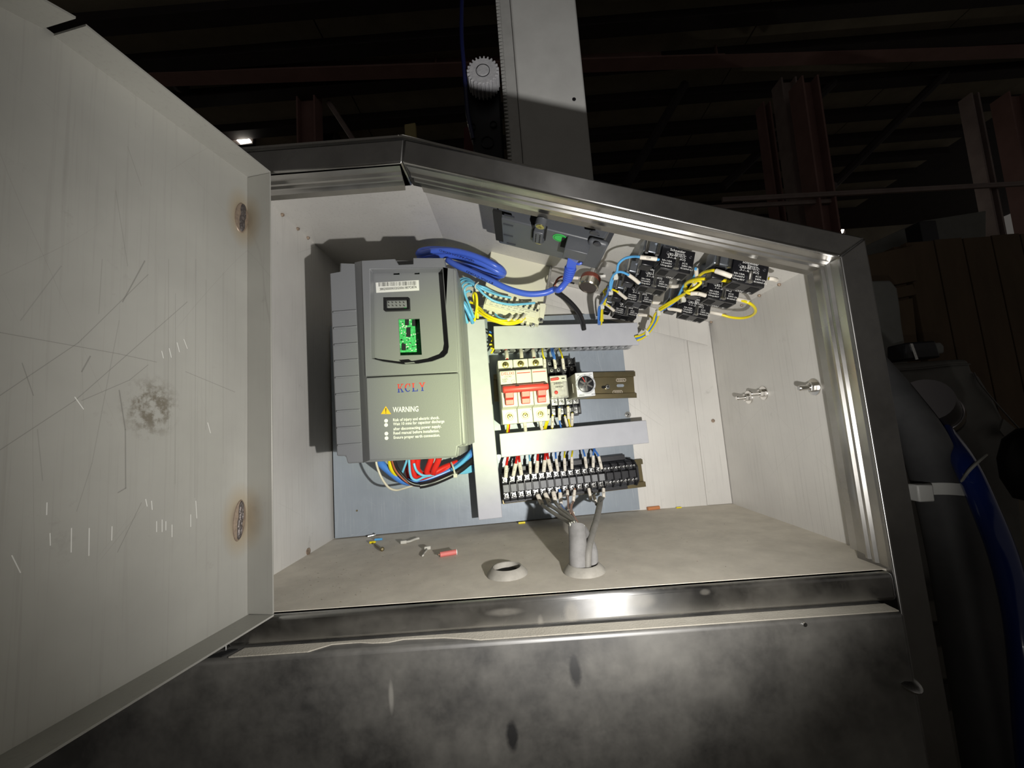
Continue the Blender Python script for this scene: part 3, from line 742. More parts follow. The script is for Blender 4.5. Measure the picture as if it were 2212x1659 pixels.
for col, a, b, c, k, s, r in tops:
    a2 = (a[0], a[1] - 45)
    wire('%s wire from the lower duct into the %s terminal, top row' % (col, ord_[k - 1]),
         [(*Z2(*a2), .020), (*Z2(*a), .026), (*Z2(*b), .032), (*Z2(*c), .033)], col, r,
         sleeve=[(*Z2(*b), .032), (*Z2((b[0] + c[0]) / 2, (b[1] + c[1]) / 2), .0335), (*Z2(*c), .033)], text=s)
# breaker and relay wires, close-up frame of the breaker
Z3 = lambda a, b: (1050 + a / 8.296, 740 + b / 8.296)
def bwire(label, col, pts, sl, d=.040, r=.0011, text=None):
    wire(label, [(*Z3(*p), dd) for p, dd in pts], col, r, sleeve=[(*Z3(*p), dd) for p, dd in sl] if sl else None, text=text)
bwire('red wire into the left pole of the breaker, top', 'red', [((355, 70), .020), ((355, 150), .028), ((375, 230), .036), ((378, 300), .040)], [((362, 165), .030), ((372, 225), .036), ((376, 295), .040)], text='L1', r=.0016)
bwire('cream wire into the middle pole of the breaker, top', 'cream', [((620, 70), .020), ((622, 140), .028), ((632, 220), .036), ((640, 290), .040)], [((622, 140), .029), ((632, 210), .036), ((638, 285), .040)], text='L2', r=.0016)
bwire('red wire into the right pole of the breaker, top', 'red', [((830, 60), .020), ((835, 130), .028), ((850, 200), .036), ((860, 275), .040)], [((838, 145), .030), ((850, 195), .036), ((858, 270), .040)], text='L3', r=.0016)
bwire('yellow wire dropping beside the breaker onto the relay socket', 'yellow', [((1005, 70), .022), ((1008, 150), .036), ((1025, 240), .042), ((1050, 310), .042), ((1052, 460), .040)], [((1045, 300), .042), ((1052, 380), .042), ((1052, 450), .040)], text='2')
bwire('left one of two blue wires onto the relay socket', 'blue', [((1160, 80), .022), ((1175, 170), .034), ((1205, 250), .038), ((1222, 310), .039), ((1245, 460), .036)], [((1220, 300), .039), ((1235, 380), .039), ((1245, 460), .036)], text='14')
bwire('right one of two blue wires onto the relay socket', 'blue', [((1190, 80), .022), ((1205, 170), .036), ((1228, 250), .040), ((1234, 310), .040)], None)
bwire('yellow wire onto the timer socket, top', 'yellow', [((1300, 90), .020), ((1330, 150), .030), ((1358, 230), .038), ((1372, 300), .039), ((1390, 470), .036)], [((1370, 290), .039), ((1382, 380), .039), ((1392, 470), .036)], text='4')
bwire('yellow wire leaving the left pole of the breaker, bottom', 'yellow', [((395, 1440), .040), ((390, 1510), .038), ((378, 1590), .030), ((372, 1680), .020)], None, r=.0014)
bwire('red wire leaving the left pole of the breaker, bottom', 'red', [((412, 1440), .036), ((410, 1510), .033), ((400, 1590), .026), ((395, 1680), .018)], None, r=.0014)
bwire('sleeved wire leaving the middle pole of the breaker, bottom', 'red', [((690, 1410), .042), ((700, 1500), .040), ((706, 1570), .034), ((708, 1660), .020)], [((690, 1430), .042), ((698, 1500), .040), ((706, 1575), .034)], text='V', r=.0014)
bwire('sleeved wire leaving the right pole of the breaker, bottom', 'red', [((970, 1400), .042), ((985, 1480), .040), ((1000, 1560), .034), ((1005, 1650), .020)], [((972, 1410), .042), ((985, 1480), .040), ((1000, 1540), .035)], text='W', r=.0014)
bwire('pair of yellow wires below the right pole, left one', 'yellow', [((1085, 1390), .036), ((1065, 1460), .036), ((1040, 1550), .030), ((1030, 1640), .020)], None)
bwire('pair of yellow wires below the right pole, right one', 'yellow', [((1115, 1200), .038), ((1112, 1390), .038), ((1090, 1470), .036), ((1068, 1550), .030), ((1055, 1640), .020)], [((1118, 1195), .039), ((1116, 1290), .039), ((1110, 1390), .038)], text='1')
bwire('white-sleeved wire leaving the clear relay socket', 'yellow', [((1190, 1290), .036), ((1190, 1400), .037), ((1185, 1520), .034), ((1180, 1620), .020)], [((1192, 1320), .037), ((1190, 1420), .037), ((1185, 1515), .034)], text='A1')
bwire('blue wire leaving the relay socket, bottom', 'blue', [((1315, 1160), .040), ((1316, 1270), .041), ((1318, 1400), .038), ((1325, 1460), .034), ((1342, 1520), .030), ((1350, 1620), .018)], [((1315, 1175), .041), ((1315, 1280), .041), ((1317, 1385), .038)], text='13')
bwire('white-sleeved wire leaving the timer socket, left', 'yellow', [((1410, 1300), .034), ((1430, 1400), .034), ((1455, 1480), .030), ((1470, 1600), .018)], [((1418, 1320), .034), ((1435, 1410), .034), ((1458, 1490), .030)])
bwire('yellow wire leaving the timer socket, bottom', 'yellow', [((1468, 1140), .044), ((1472, 1250), .045), ((1480, 1370), .042), ((1490, 1440), .038), ((1505, 1510), .032), ((1515, 1620), .018)], [((1468, 1150), .045), ((1473, 1250), .045), ((1478, 1360), .042)], text='2')
bwire('white-sleeved wire leaving the timer socket, right', 'yellow', [((1545, 1260), .036), ((1542, 1370), .037), ((1538, 1480), .032), ((1530, 1600), .018)], [((1545, 1270), .037), ((1542, 1370), .037), ((1538, 1480), .032)], text='3')

# yellow and blue loops between the ducts
Zc = lambda a, b: (880 + a / 6.381, 500 + b / 6.381)
for lab, col, P in (('yellow wire peeping out between the ducts, uppermost', 'yellow', [(1120, 1420), (1160, 1440), (1180, 1480), (1160, 1520)]),
                    ('yellow wire peeping out between the ducts, middle', 'yellow', [(1130, 1560), (1170, 1560), (1185, 1590), (1150, 1620)]),
                    ('yellow wire peeping out between the ducts, lowest', 'yellow', [(1195, 1600), (1180, 1640), (1165, 1665), (1150, 1680)]),
                    ('blue wire peeping out between the ducts', 'blue', [(1130, 1380), (1160, 1395), (1178, 1400), (1185, 1390)])):
    wire(lab, [(*Zc(*p), .022) for p in P], col, .0012)

# ------------------------------------------------------------------ frequency inverter
MV = T(.012, .1640, 0) @ RZ(.043)
vf = thing('frequency_inverter', 'large dark grey frequency inverter with warning print on its cover', 'inverter', MV @ T(.11, 0, .08))
A = lambda a, b: (700 + a * .33763, 520 + b * .33763)
YS, YF, YR = -.1245, -.135, -.1215                   # side flank, front cover, keypad recess
hp = px_poly(MV, YS, [(733.4, 568), (733.4, 587), (711, 591), (727, 985), (746, 985.5), (750.6, 1001.5), (790, 999), (988, 988), (990, 966), (1010.6, 963), (987, 580), (965, 577)])
rec_px = [A(293, 182), A(300, 700), A(302, 752), A(380, 772), A(510, 789), A(600, 785), A(690, 770), A(765, 742), A(790, 715), A(796, 680), A(757, 174)]
cav = px_poly(MV, YS, [A(288, 190), A(290, 768), A(500, 800), A(780, 765), A(805, 680), A(768, 188)])
MB(MV).prism(hp, YS, -.100, holes=[cav]).build('housing', plast_dk, vf, bevel=.0012)
MB(MV).prism(hp, -.0995, -.002).build('housing_rear', plast_dk, vf)
top = [(781, 562.8), (853.6, 559.2), (861.4, 572.3), (892.4, 570.8), (891.8, 557.3), (960, 557.5), (962.5, 577), (979, 580), (991, 803.5), (789.5, 813.5)]
rec_px = [A(293, 182), A(300, 700), A(302, 752), A(380, 772), A(510, 789), A(600, 785), A(690, 770), A(765, 742), A(790, 715), A(796, 680), A(757, 174)]
rec = px_poly(MV, YF, rec_px)
MB(MV).prism(px_poly(MV, YF, top), YF, YS + .001, holes=[rec]).build('upper_cover', plast_dk, vf, bevel=.0006)
win_px = [A(474, 500), A(611, 498), A(626, 730), A(486, 734)]
wz = px_poly(MV, YR, win_px)
clipz = [px_poly(MV, YR, [A(442, 178), A(482, 176), A(483, 217), A(443, 218)]), px_poly(MV, YR, [A(577, 172), A(610, 172), A(611, 214), A(578, 215)])]
rin = px_poly(MV, YR, [A(255, 130), A(262, 800), A(800, 790), A(775, 125)])
rc = MB(MV).prism(rin, YR, YR + .002, holes=[wz] + clipz).build('keypad_recess', plast_rec, vf)
MB(MV).prism(px_poly(MV, YR + .009, [A(430, 150), A(620, 150), A(620, 230), A(430, 230)]), YR + .009, YR + .0145).build('clip_void', black_void, vf)
for cl in ((456, 172, 476, 215), (588, 170, 604, 205)):
    MB(MV).prism(px_poly(MV, YR - .002, [A(cl[0], cl[1] - 15), A(cl[2], cl[1] - 15), A(cl[2], cl[3] - 25), A(cl[0], cl[3] - 25)]), YR - .002, YR + .004).build('clip', plast_rec, vf, bevel=.0004)
# board seen through the window
bp = MB(MV).prism(px_poly(MV, YR + .0145, [A(460, 485), A(640, 485), A(650, 745), A(470, 745)]), YR + .0145, YR + .016).build('circuit_board', pcb_m, vf)
for a, b, c, d in ((500, 500, 522, 540), (508, 555, 532, 615), (478, 660, 502, 700), (545, 505, 570, 545)):
    MB(MV).prism(px_poly(MV, YR + .0133, [A(a + 20, b), A(c + 20, b), A(c + 20, d), A(a + 20, d)]), YR + .0133, YR + .0145).build('chip', plast_bk2, bp)
comp = mat('solder_white', (.75, .85, .75), .4)
for i in range(60):
    a, b = random.uniform(482, 600), random.uniform(505, 705)
    q = pick(MV, *A(a, b), YR + .0141)
    MB(MV).box(q.x, q.x + random.uniform(.0006, .0016), YR + .0139, YR + .01450, q.z, q.z + random.uniform(.0005, .0011)).build('component', comp if i % 3 else plast_bk2, bp)
# header socket
hs = px_poly(MV, YR - .0035, [A(386, 366), A(546, 364), A(549, 444), A(388, 449)])
hin = px_poly(MV, YR - .0035, [A(398, 378), A(535, 376), A(538, 432), A(400, 436)])
hd = MB(MV).prism(hs, YR - .0035, YR, holes=[hin]).build('header_socket', plast_bk, vf, bevel=.0003)
for i in range(5):
    for j in range(2):
        q = pick(MV, *A(420 + i * 24 + j * 2, 400 + j * 20), YR)
        MB(MV).box(q.x - .0003, q.x + .0003, YR - .0026, YR, q.z - .0003, q.z + .0003).build('pin', bolt_m, hd)
MB(MV).prism(px_poly(MV, YR - .0002, [A(512, 428), A(528, 428), A(528, 440), A(512, 441)]), YR - .0006, YR).build('green_chip', mat('green_led', (.05, .5, .12), .4), hd)
MB(MV).prism(px_poly(MV, YF - .0003, [A(513, 781), A(575, 776), (A(582, 781)), A(520, 787)]), YF - .0003, YF + .004).build('catch', plast_rec, vf)
# serial label
lb = MB(MV).prism(px_poly(MV, YR - .0002, [A(330, 268), A(606, 252), A(609, 318), A(334, 333)]), YR - .0003, YR).build('serial_label', paper, vf)
b = MB(MV); x = 350
while x < 592:
    wdt = random.choice((2, 2, 3, 5))
    p0 = pick(MV, *A(x, 268 - (x - 350) * .04), YR - .0004); p1 = pick(MV, *A(x + wdt, 293 - (x - 350) * .04), YR - .0004)
    b.box(p0.x, p1.x, YR - .0005, YR - .0003, p1.z, p0.z); x += wdt + random.choice((2, 3, 3, 6))
b.flat('barcode', black_ink, lb)
def vtext(s, pl_, pr_, m, h=None, y=YF, name='print', bold=0.0, parent=vf):
    return MB(MV).text(s, pick(MV, *pl_, y), pick(MV, *pr_, y), height=h, bold=bold).flat(name, m, parent)
vtext('380200000032020061807O87A', A(357, 318), A(594, 304), black_ink, .0026, y=YR - .0004, parent=lb)
# lower cover
low = [(789.8, 815.5), (991.2, 805.5), (998.5, 962), (988.5, 965), (986, 986), (797, 995)]
MB(MV).prism(px_poly(MV, YF, low), YF, YS + .001).build('lower_cover', plast_dk, vf, bevel=.0012, seg=3)
# fillet between the left flank and the cover
fb = [pick(MV, 766, 567, YS), pick(MV, 784, 1000, YS)]; fc = [pick(MV, 781.5, 563.5, YF + .0006), pick(MV, 797.5, 994, YF + .0006)]; fi = [Vector((q.x, YS, q.z)) for q in fc]
MB(MV).add([fb[0], fb[1], fc[0], fc[1], fi[0], fi[1]], [(0, 1, 3, 2), (0, 2, 4), (1, 5, 3), (2, 3, 5, 4), (0, 4, 5, 1)]).build('fillet', plast_dk, vf)
# right chamfer strip and left fillet
MB(MV).prism(px_poly(MV, YS - .0075, [(962, 574), (985.5, 579), (1008, 962), (995, 963)]), YS - .0075, YS + .001).build('side_step', plast_dk, vf, bevel=.003, seg=3)
for i, (za, zb) in enumerate(((459, 447), (562, 550), (668, 656), (773, 761), (879, 868), (986, 972), (1094, 1083), (1201, 1191), (1312, 1299))):
    xa, xb = 56 + i * 3.6, 206 + i * 4
    MB(MV).prism(px_poly(MV, YS - .0014, [A(xa, za + 4), A(xb, zb + 4), A(xb, zb - 8), A(xa, za - 8)]), YS - .0014, YS + .001).build('rib', plast_dk, vf, bevel=.0004)
# logo: four letters with slab serifs, red above and blue below
q0 = pick(MV, *A(470, 972), YF); q1 = pick(MV, *A(652, 960), YF)
LM = MV @ T(q0.x, YF, q0.z) @ RY(-math.atan2(q1.z - q0.z, q1.x - q0.x)); LW = q1.x - q0.x; LH = LW * .30
def letter(k):
    S = []
    R_ = lambda a, b, c, d: S.append([(a, b), (c, b), (c, d), (a, d)])
    if k == 'K': R_(.12, 0, .30, 1); R_(.02, 0, .40, .08); R_(.02, .92, .40, 1); S.append([(.30, .42), (.72, .96), (.86, .96), (.42, .44)]); S.append([(.36, .56), (.72, .04), (.92, .04), (.50, .62)]); R_(.60, 0, .98, .08); R_(.60, .92, .98, 1)
    if k == 'C':
        n = 12; o = []; i_ = []
        for j in range(n + 1):
            t = rad(45 + 270 * j / n); o.append((.5 + .46 * math.cos(t), .5 + .5 * math.sin(t))); i_.append((.56 + .32 * math.cos(t), .5 + .41 * math.sin(t)))
        for j in range(n): S.append([o[j], o[j + 1], i_[j + 1], i_[j]])
        R_(.80, .62, .90, .98)
    if k == 'L': R_(.14, 0, .34, 1); R_(.02, .92, .46, 1); R_(.02, 0, .92, .09); R_(.82, 0, .92, .28)
    if k == 'Y': S.append([(.06, 1), (.26, 1), (.58, .48), (.44, .42)]); S.append([(.74, 1), (.90, 1), (.58, .42), (.46, .48)]); R_(.42, 0, .60, .48); R_(.30, 0, .72, .08); R_(0, .92, .36, 1); R_(.64, .92, 1, 1)
    return S
def clip(poly, c, keep_above):
    out = []
    for i in range(len(poly)):
        p, q = poly[i], poly[(i + 1) % len(poly)]
        ip = (p[1] >= c) == keep_above or p[1] == c; iq = (q[1] >= c) == keep_above or q[1] == c
        if ip: out.append(p)
        if ip != iq:
            t = (c - p[1]) / (q[1] - p[1]); out.append((p[0] + (q[0] - p[0]) * t, c))
    return out
for up, m in ((True, red_ink), (False, blue_ink)):
    b = MB(LM)
    for i, k in enumerate('KCLY'):
        for j, s in enumerate(letter(k)):
            c = clip(s, .46, up)
            if len(c) > 2:
                b.prism([(LW * (i * .255 + x * .225), LH * z) for x, z in c], -.00012 - .00002 * j, .0002)
    b.flat('logo', m, vf)
# warning block
tri = [A(364, 1109), A(395, 1058), A(429, 1109)]
MB(MV).prism(px_poly(MV, YF, tri), YF - .00015, YF + .0002).flat('warning_sign', yellow_ink, vf)
b = MB(MV)
b.prism(px_poly(MV, YF, [A(393, 1072), A(399, 1072), A(397.5, 1096), A(394.5, 1096)]), YF - .0003, YF).prism(px_poly(MV, YF, [A(394, 1100), A(398.5, 1100), A(398.5, 1105), A(394, 1105)]), YF - .0003, YF)
b.flat('exclamation_mark', black_ink, vf)
vtext('WARNING', A(440, 1098), A(604, 1092), white_ink, .0050, bold=.012)
for s, l, r in (('Risk of injury and electric shock.', (442, 1156), (738, 1140)), ('Wait 10 mins for capacitor discharge', (442, 1182), (770, 1163)), ('after disconnecting power supply.', (444, 1213), (750, 1195)),
                ('Read manual before installation.', (444, 1240), (738, 1224)), ('Ensure proper earth connection.', (446, 1268), (742, 1252))):
    vtext(s, A(*l), A(*r), white_ink, .0027, bold=.012)
for x, z in ((397, 1152), (397, 1179), (399, 1234), (400, 1263)):
    q = pick(MV, *A(x, z), YF)
    MB(MV).cyl((q.x, YF, q.z), (q.x, YF - .00015, q.z), .0017, n=14).flat('bullet', white_ink, vf)
# foot tab at the lower right
MB(MV).prism(px_poly(MV, YF + .004, [(987.5, 966), (992, 966), (990, 985), (987.5, 985)]), YF + .004, YS).build('foot_tab', plast_dk, vf, bevel=.0003)

# ---- cables hanging out under the inverter (close-up frame)
B4 = lambda a, b: (780 + a * .12658, 940 + b * .12658)
def vw(label, col, pts, r, d0, **k):
    n = len(pts)
    wire(label, [(*B4(*p[:2]), p[2] if len(p) > 2 else d0) for p in pts], col, r, **k)
vw('thick blue cable sagging below the inverter', 'blue', [(330, 380, .060), (340, 480, .056), (480, 610, .050), (680, 760, .044), (850, 800, .040), (1100, 755, .038), (1400, 650, .034), (1600, 550, .032), (1780, 420, .028), (1900, 290, .024), (1960, 200, .020)], .0042, .05, cat='cable', name='cable')
vw('thin cream wire looping lowest under the inverter', 'cream', [(258, 400, .070), (262, 490, .070), (310, 640, .070), (380, 780, .068), (480, 900, .064), (600, 938, .058), (720, 910, .048), (870, 865, .038)], .0012, .06)
vw('short yellow wire under the inverter, beside the blue cable', 'yellow', [(498, 400, .060), (505, 500, .058), (535, 590, .054), (600, 670, .048), (640, 720, .042)], .0030, .05)
vw('brown wire joining the black sheath under the inverter', 'brown', [(525, 400, .066), (540, 480, .064), (600, 620, .060), (740, 770, .056), (880, 850, .052), (1005, 872, .050)], .0011, .06)
vw('black wire joining the black sheath under the inverter', 'black', [(560, 400, .064), (580, 490, .062), (640, 610, .058), (780, 770, .054), (900, 835, .052), (1005, 852, .050)], .0022, .06)
vw('black sheathed cable curving up to the upright duct', 'black', [(1000, 860, .050), (1120, 840, .048), (1300, 785, .046), (1560, 670, .042), (1700, 585, .038), (1820, 490, .032), (1920, 400, .026), (1980, 340, .020)], .0035, .05, cat='cable', name='cable')
vw('red wire under the inverter, leftmost', 'red', [(780, 420, .046), (785, 500, .044), (795, 600, .040), (830, 740, .036)], .0034, .04)
vw('red wire under the inverter, second from left', 'red', [(880, 400, .054), (882, 500, .052), (892, 620, .050), (925, 720, .047), (1040, 720, .043), (1250, 650, .038), (1450, 570, .034), (1650, 480, .028)], .0034, .04)
vw('red wire under the inverter, middle', 'red', [(970, 400, .050), (958, 480, .048), (960, 570, .045), (1000, 640, .042), (1080, 690, .038)], .0034, .04)
vw('red wire under the inverter, second from right', 'red', [(1200, 380, .054), (1180, 460, .052), (1130, 590, .048), (1130, 650, .045), (1230, 650, .041), (1400, 560, .036), (1640, 465, .028)], .0034, .04)
vw('red wire under the inverter, rightmost', 'red', [(1330, 380, .056), (1310, 450, .054), (1250, 580, .050), (1230, 650, .046)], .0034, .04)
vw('red wire end at the upright duct, below the inverter', 'red', [(1620, 600, .026), (1760, 540, .022), (1900, 490, .018)], .0016, .03)
vw('light blue wire under the inverter, leftmost', 'cyan', [(785, 400, .058), (765, 470, .056), (725, 580, .053), (695, 660, .050)], .0013, .05)
vw('light blue wire looping under the red wires', 'cyan', [(815, 400, .060), (822, 500, .058), (835, 640, .056), (870, 735, .054), (950, 768, .052), (1060, 720, .048), (1180, 690, .043), (1250, 675, .040)], .0014, .05)
vw('light blue wire crossing in front of the middle red wire', 'cyan', [(900, 480, .056), (935, 590, .055), (1000, 660, .052), (1100, 695, .049), (1240, 680, .043)], .0014, .05)
vw('pale blue glossy cable along the thick blue cable', 'sky', [(1540, 600, .040), (1650, 530, .036), (1780, 410, .031), (1900, 275, .024), (1950, 210, .02)], .0026, .04)
for i, (dz, e) in enumerate((( -30, -55), (-8, -25), (12, 5), (30, 25), (52, 45))):
    vw('light blue strand of the fan at the upright duct, %s from the top' % ord_[i], 'cyan', [(1560, 660 + dz * .2, .034), (1680, 625 + dz * .5, .030), (1800, 590 + dz, .024), (1930, 560 + e, .018)], .0012, .03)
def zip_tie(label, pts, width=.0022, head=None, M=MP, world=False):
    P = pts if world else wpts(pts)
    t = thing('cable_tie', label, 'cable tie', T(*P[-1]))
    MB().tube(P, width * .5, 8, flat=.55).build('strap', mat_tie, t)
    h = P[-1] if head is None else head
    MB().box(-.0022, .0022, -.0018, .0018, -.0022, .0022, T(*h)).build('head', mat_tie, t, bevel=.0005)
mat_tie = mat('white_nylon', (.62, .62, .55), .4)
zip_tie('white cable tie round the cables below the inverter', [(*B4(1535, 470), .037), (*B4(1560, 520), .042), (*B4(1585, 600), .045), (*B4(1600, 660), .0455), (*B4(1610, 690), .044)])

# ------------------------------------------------------------------ things under the sloping top
AS = ALPHA
MS = T(APX, 0, TOPZ) @ RY(AS)                        # slope frame: x down the slope, y depth, z = normal (inside is -z)
hmi_m = mat('operator_panel_plastic', (.075, .08, .09), .40, 0, bump=.06, bscale=1500)
hmi_d = mat('operator_panel_dark', (.035, .037, .045), .38)
beige = mat('beige_plastic', (.66, .64, .50), .5)
beige2 = mat('beige_plastic_light', (.70, .68, .55), .5)
HZ = -.030
MH = MS
a = pick(MS, 1070, 528, HZ, 2); b = pick(MS, 1291.5, 574, HZ, 2)
hx0, hx1, hy1 = a.x, b.x, (a.y + b.y) / 2
hy0 = hy1 - .142
hp = thing('operator_panel', 'rear of a black operator touch panel set in the sloping top', 'operator panel', MS @ T((hx0 + hx1) / 2, (hy0 + hy1) / 2, 0))
MB(MS).prism([(hx0, -.002), (hx0, -.012), (hx0 + .004, HZ), (hx1 - .006, HZ), (hx1, -.010), (hx1, -.002)], max(hy0, .004), hy1).build('housing', hmi_m, hp, bevel=.0015, seg=3)
MB(MS).box(hx0 - .004, hx1 + .006, max(hy0 - .004, .002), hy1 + .004, -.0035, -.0004).build('bezel', hmi_d, hp, bevel=.0008)
def hpx(px, py, z=HZ): return pick(MS, px, py, z, 2)
zz4 = lambda a, b: (1040 + a * .18096, 420 + b * .18096)
# raised centre panel, side slots
p0 = hpx(*zz4(255, 250)); p1 = hpx(*zz4(1440, 420))
for (u, v) in ((330, 265), (320, 365), (320, 490), (355, 590), (1350, 470)):
    q = hpx(*zz4(u, v))
    MB(MS).box(q.x - .0045, q.x + .0045, q.y - .0010, q.y + .0010, HZ - .0006, HZ + .001).build('vent_slot', hmi_d, hp)
q = hpx(*zz4(215, 430)); MB(MS).box(q.x - .0045, q.x + .0030, hy1 - .060, hy1 - .006, HZ - .0004, HZ + .002).build('side_slot', black_void, hp)
# serial connector with two standoffs
q = hpx(*zz4(690, 460), HZ)
cn = MB(MS).box(q.x - .0065, q.x + .0065, q.y - .013, q.y + .010, HZ - .0010, HZ + .001).build('connector_well', black_void, hp)
MB(MS).box(q.x - .0045, q.x + .0045, q.y - .010, q.y + .010, HZ - .0055, HZ).build('serial_connector', hmi_m, hp, bevel=.0010)
for i in range(5):
    for j in (-1, 1): MB(MS).box(q.x + j * .0018 - .0004, q.x + j * .0018 + .0004, q.y - .007 + i * .0032, q.y - .0055 + i * .0032, HZ - .0060, HZ - .0054).build('pin_hole', black_void, hp)
for (u, v) in ((700, 385), (680, 570)):
    c = hpx(*zz4(u, v), HZ - .0045)
    MB(MS).lathe([(.0048, .006), (.0048, 0), (.0036, 0)], (c.x, c.y, HZ - .0045), (0, 0, 1), 18).build('standoff', hmi_m, hp)
    MB(MS).lathe([(.0036, 0), (.0036, -.0004), (.0012, -.0005), (0, .0006)], (c.x, c.y, HZ - .0045), (0, 0, 1), 16).build('brass_insert', gold, hp)
c = hpx(*zz4(935, 525), HZ - .0005)
st = MB(MS).lathe([(.0066, 0), (.0066, -.0004), (0, -.0004)], (c.x, c.y, HZ), (0, 0, 1), 26).build('green_sticker', mat('green_sticker', (.04, .50, .09), .5), hp)
MB(MS).lathe([(.0050, 0), (.0056, 0), (.0056, -.00012), (.0050, -.00012)], (c.x, c.y, HZ - .0004), (0, 0, 1), 26, closed=True).build('sticker_ring', mat('dark_green_ink', (.01, .16, .03), .5), st)
MB(MS).text('QC', (c.x + .0024, c.y + .0018, HZ - .0005), (c.x - .0024, c.y + .0018, HZ - .0005), up=(0, -1, 0), height=.0032).flat('sticker_print', mat('dark_green_ink2', (.01, .16, .03), .5), st)
# jack
j = hpx(*zz4(1150, 590), HZ)
MB(MS).box(j.x - .0150, j.x + .0150, j.y - .006, j.y + .012, HZ - .0008, HZ + .001).build('jack_recess', black_void, hp)
MB(MS).box(j.x - .0105, j.x + .0105, j.y - .0105, j.y + .0065, HZ - .0125, HZ + .001).build('jack_body', hmi_m, hp, bevel=.0008)
e = hpx(*zz4(1380, 650), HZ)
MB(MS).box(e.x - .010, e.x + .0075, hy1 - .055, hy1 - .004, HZ - .004, HZ + .002).build('corner_block', hmi_m, hp, bevel=.0025)
for (u, v) in ((1385, 590), (1350, 455)):
    c = hpx(*zz4(u, v), HZ - .004); cross = MB(MS).lathe([(.0034, 0), (.0034, -.0008), (.0022, -.0012), (0, -.0010)], (c.x, c.y, HZ - .004), (0, 0, 1), 14).build('screw_post', hmi_d, hp)

# ---- beige controller hanging behind the operator panel
Z6 = lambda a, b: (880 + a / 6.381, 500 + b / 6.381)
BY = .150
def face(pts, y): return [(q.x, q.z) for q in (at(p[0], p[1], y) for p in pts)]
bc = thing('beige_controller', 'beige controller module with rows of terminals, below the operator panel', 'controller', T(.24, BY, .26))
MB().prism(face([(1062, 528), (1196, 556), (1187, 600), (1172, 668), (1042, 642), (1052, 600)], BY), BY, BY + .030).build('case', beige, bc, bevel=.001)
p_, q_ = at(1194, 556, BY - .001), at(1173, 668, BY - .001)
MB().tube([p_, q_], .0016, 8, smooth=0).build('hinge_rod', zinc, bc)
# terminal row: a tilted block in front of the case
t0, t1 = at(1047, 650, BY - .012), at(1168, 684, BY - .012)
ta = -math.atan2(t1.z - t0.z, t1.x - t0.x); TL = (t1 - t0).length
MTB = T(*t0) @ RY(ta)
MB(MTB).box(0, TL, 0, .014, -.010, .008).build('terminal_body', beige, bc, bevel=.0008)
MB(MTB).box(.002, TL - .006, -.0022, .0, -.0042, .0028).build('lettering_strip', beige2, bc, bevel=.0003)
for k in range(10):
    xx = .004 + k * (TL - .010) / 9
    MB(MTB).box(xx - .0016, xx + .0016, -.001, .010, .0080, .0125 + .001 * (k % 2)).build('terminal_barrier', beige2, bc, bevel=.0004)
    cross_screw('terminal_screw', MTB, xx + .0028 if k < 9 else xx, .0005, .0062, .0017, zinc, bc, h=.0010)
    MB(MTB).box(xx - .0019, xx + .0019, -.0005, .010, -.0135, -.0098).build('terminal_clamp', beige2 if k % 3 else zinc, bc, bevel=.0004)
tx = MB(MTB)
for k in range(7):
    xx = .008 + k * .0072
    tx.box(xx, xx + .0040, -.00235, -.0021, .0006, .0009).box(xx + .0040, xx + .0043, -.00235, -.0021, .0006, .0016).box(xx, xx + .0003, -.00235, -.0021, -.0006, .0009)
    tx.box(xx - .001, xx + .0030, -.00235, -.0021, -.0026, -.0023)
tx.flat('circuit_print', black_ink, bc)['kind'] = 'stuff'
# end bracket with a screw
MB().prism(face([(1178, 655), (1180, 660), (1174, 690), (1165, 690), (1166, 655)], BY - .013), BY - .013, BY + .004).build('end_bracket', beige2, bc, bevel=.0006)
c = at(1168.5, 692, BY - .014); cross_screw('screw', ID, c.x, c.y, c.z, .0028, zinc, bc, h=.002)
c = at(1041, 664, BY - .012); cross_screw('screw', ID, c.x, c.y, c.z, .0024, zinc, bc, h=.002)

# ---- patch cable: a coil behind the inverter, one end plugged into the operator panel
eth = thing('patch_cable', 'coiled blue network patch cable plugged into the operator panel', 'cable', T(.2, .12, .28))
Q = lambda pts: [at(*Z6(a, b), y) for a, b, y in pts]
ER = .0033
coil = Q([(760, 470, .128), (950, 560, .112), (1180, 650, .105), (1250, 640, .120), (1180, 560, .135), (900, 430, .145), (560, 330, .15), (300, 290, .152), (190, 310, .15), (170, 360, .14), (260, 370, .12), (480, 330, .108),
          (760, 350, .100), (1050, 450, .096), (1280, 570, .100), (1330, 560, .115), (1240, 470, .125), (1000, 360, .132), (700, 270, .135), (380, 240, .135), (200, 260, .130), (150, 310, .122), (220, 300, .110), (420, 265, .100),
          (700, 280, .094), (980, 360, .090), (1220, 480, .092), (1320, 550, .104), (1290, 610, .116), (1100, 560, .120), (860, 490, .116), (640, 440, .110),
          (560, 400, .100), (700, 480, .092), (900, 565, .086), (1150, 680, .080), (1400, 795, .078), (1650, 860, .077), (1880, 850, .076), (2020, 800, .075)])
zz8 = lambda a, b: (1060 + a * .12054, 500 + b * .12054)
jw = MS @ Vector((j.x, j.y + .0065, HZ - .006))      # where the plug enters the jack
plug_tip = jw
b0 = at(*zz8(1370, 880), jw.y + .045); b1 = at(*zz8(1440, 620), jw.y + .030); b2 = at(*zz8(1490, 400), jw.y + .014)
coil += [at(*zz8(1230, 1040), .077 if jw.y > 1 else jw.y + .046), b0]
MB().tube(coil, ER, 12, smooth=5).build('sheath', WIRE['eth'], eth, smooth=60)
bt = MB().tube([b0, (b0 + b1) / 2, b1], [ER * 1.25, ER * 1.6], 14, smooth=4).build('boot', WIRE['eth'], eth, smooth=60)
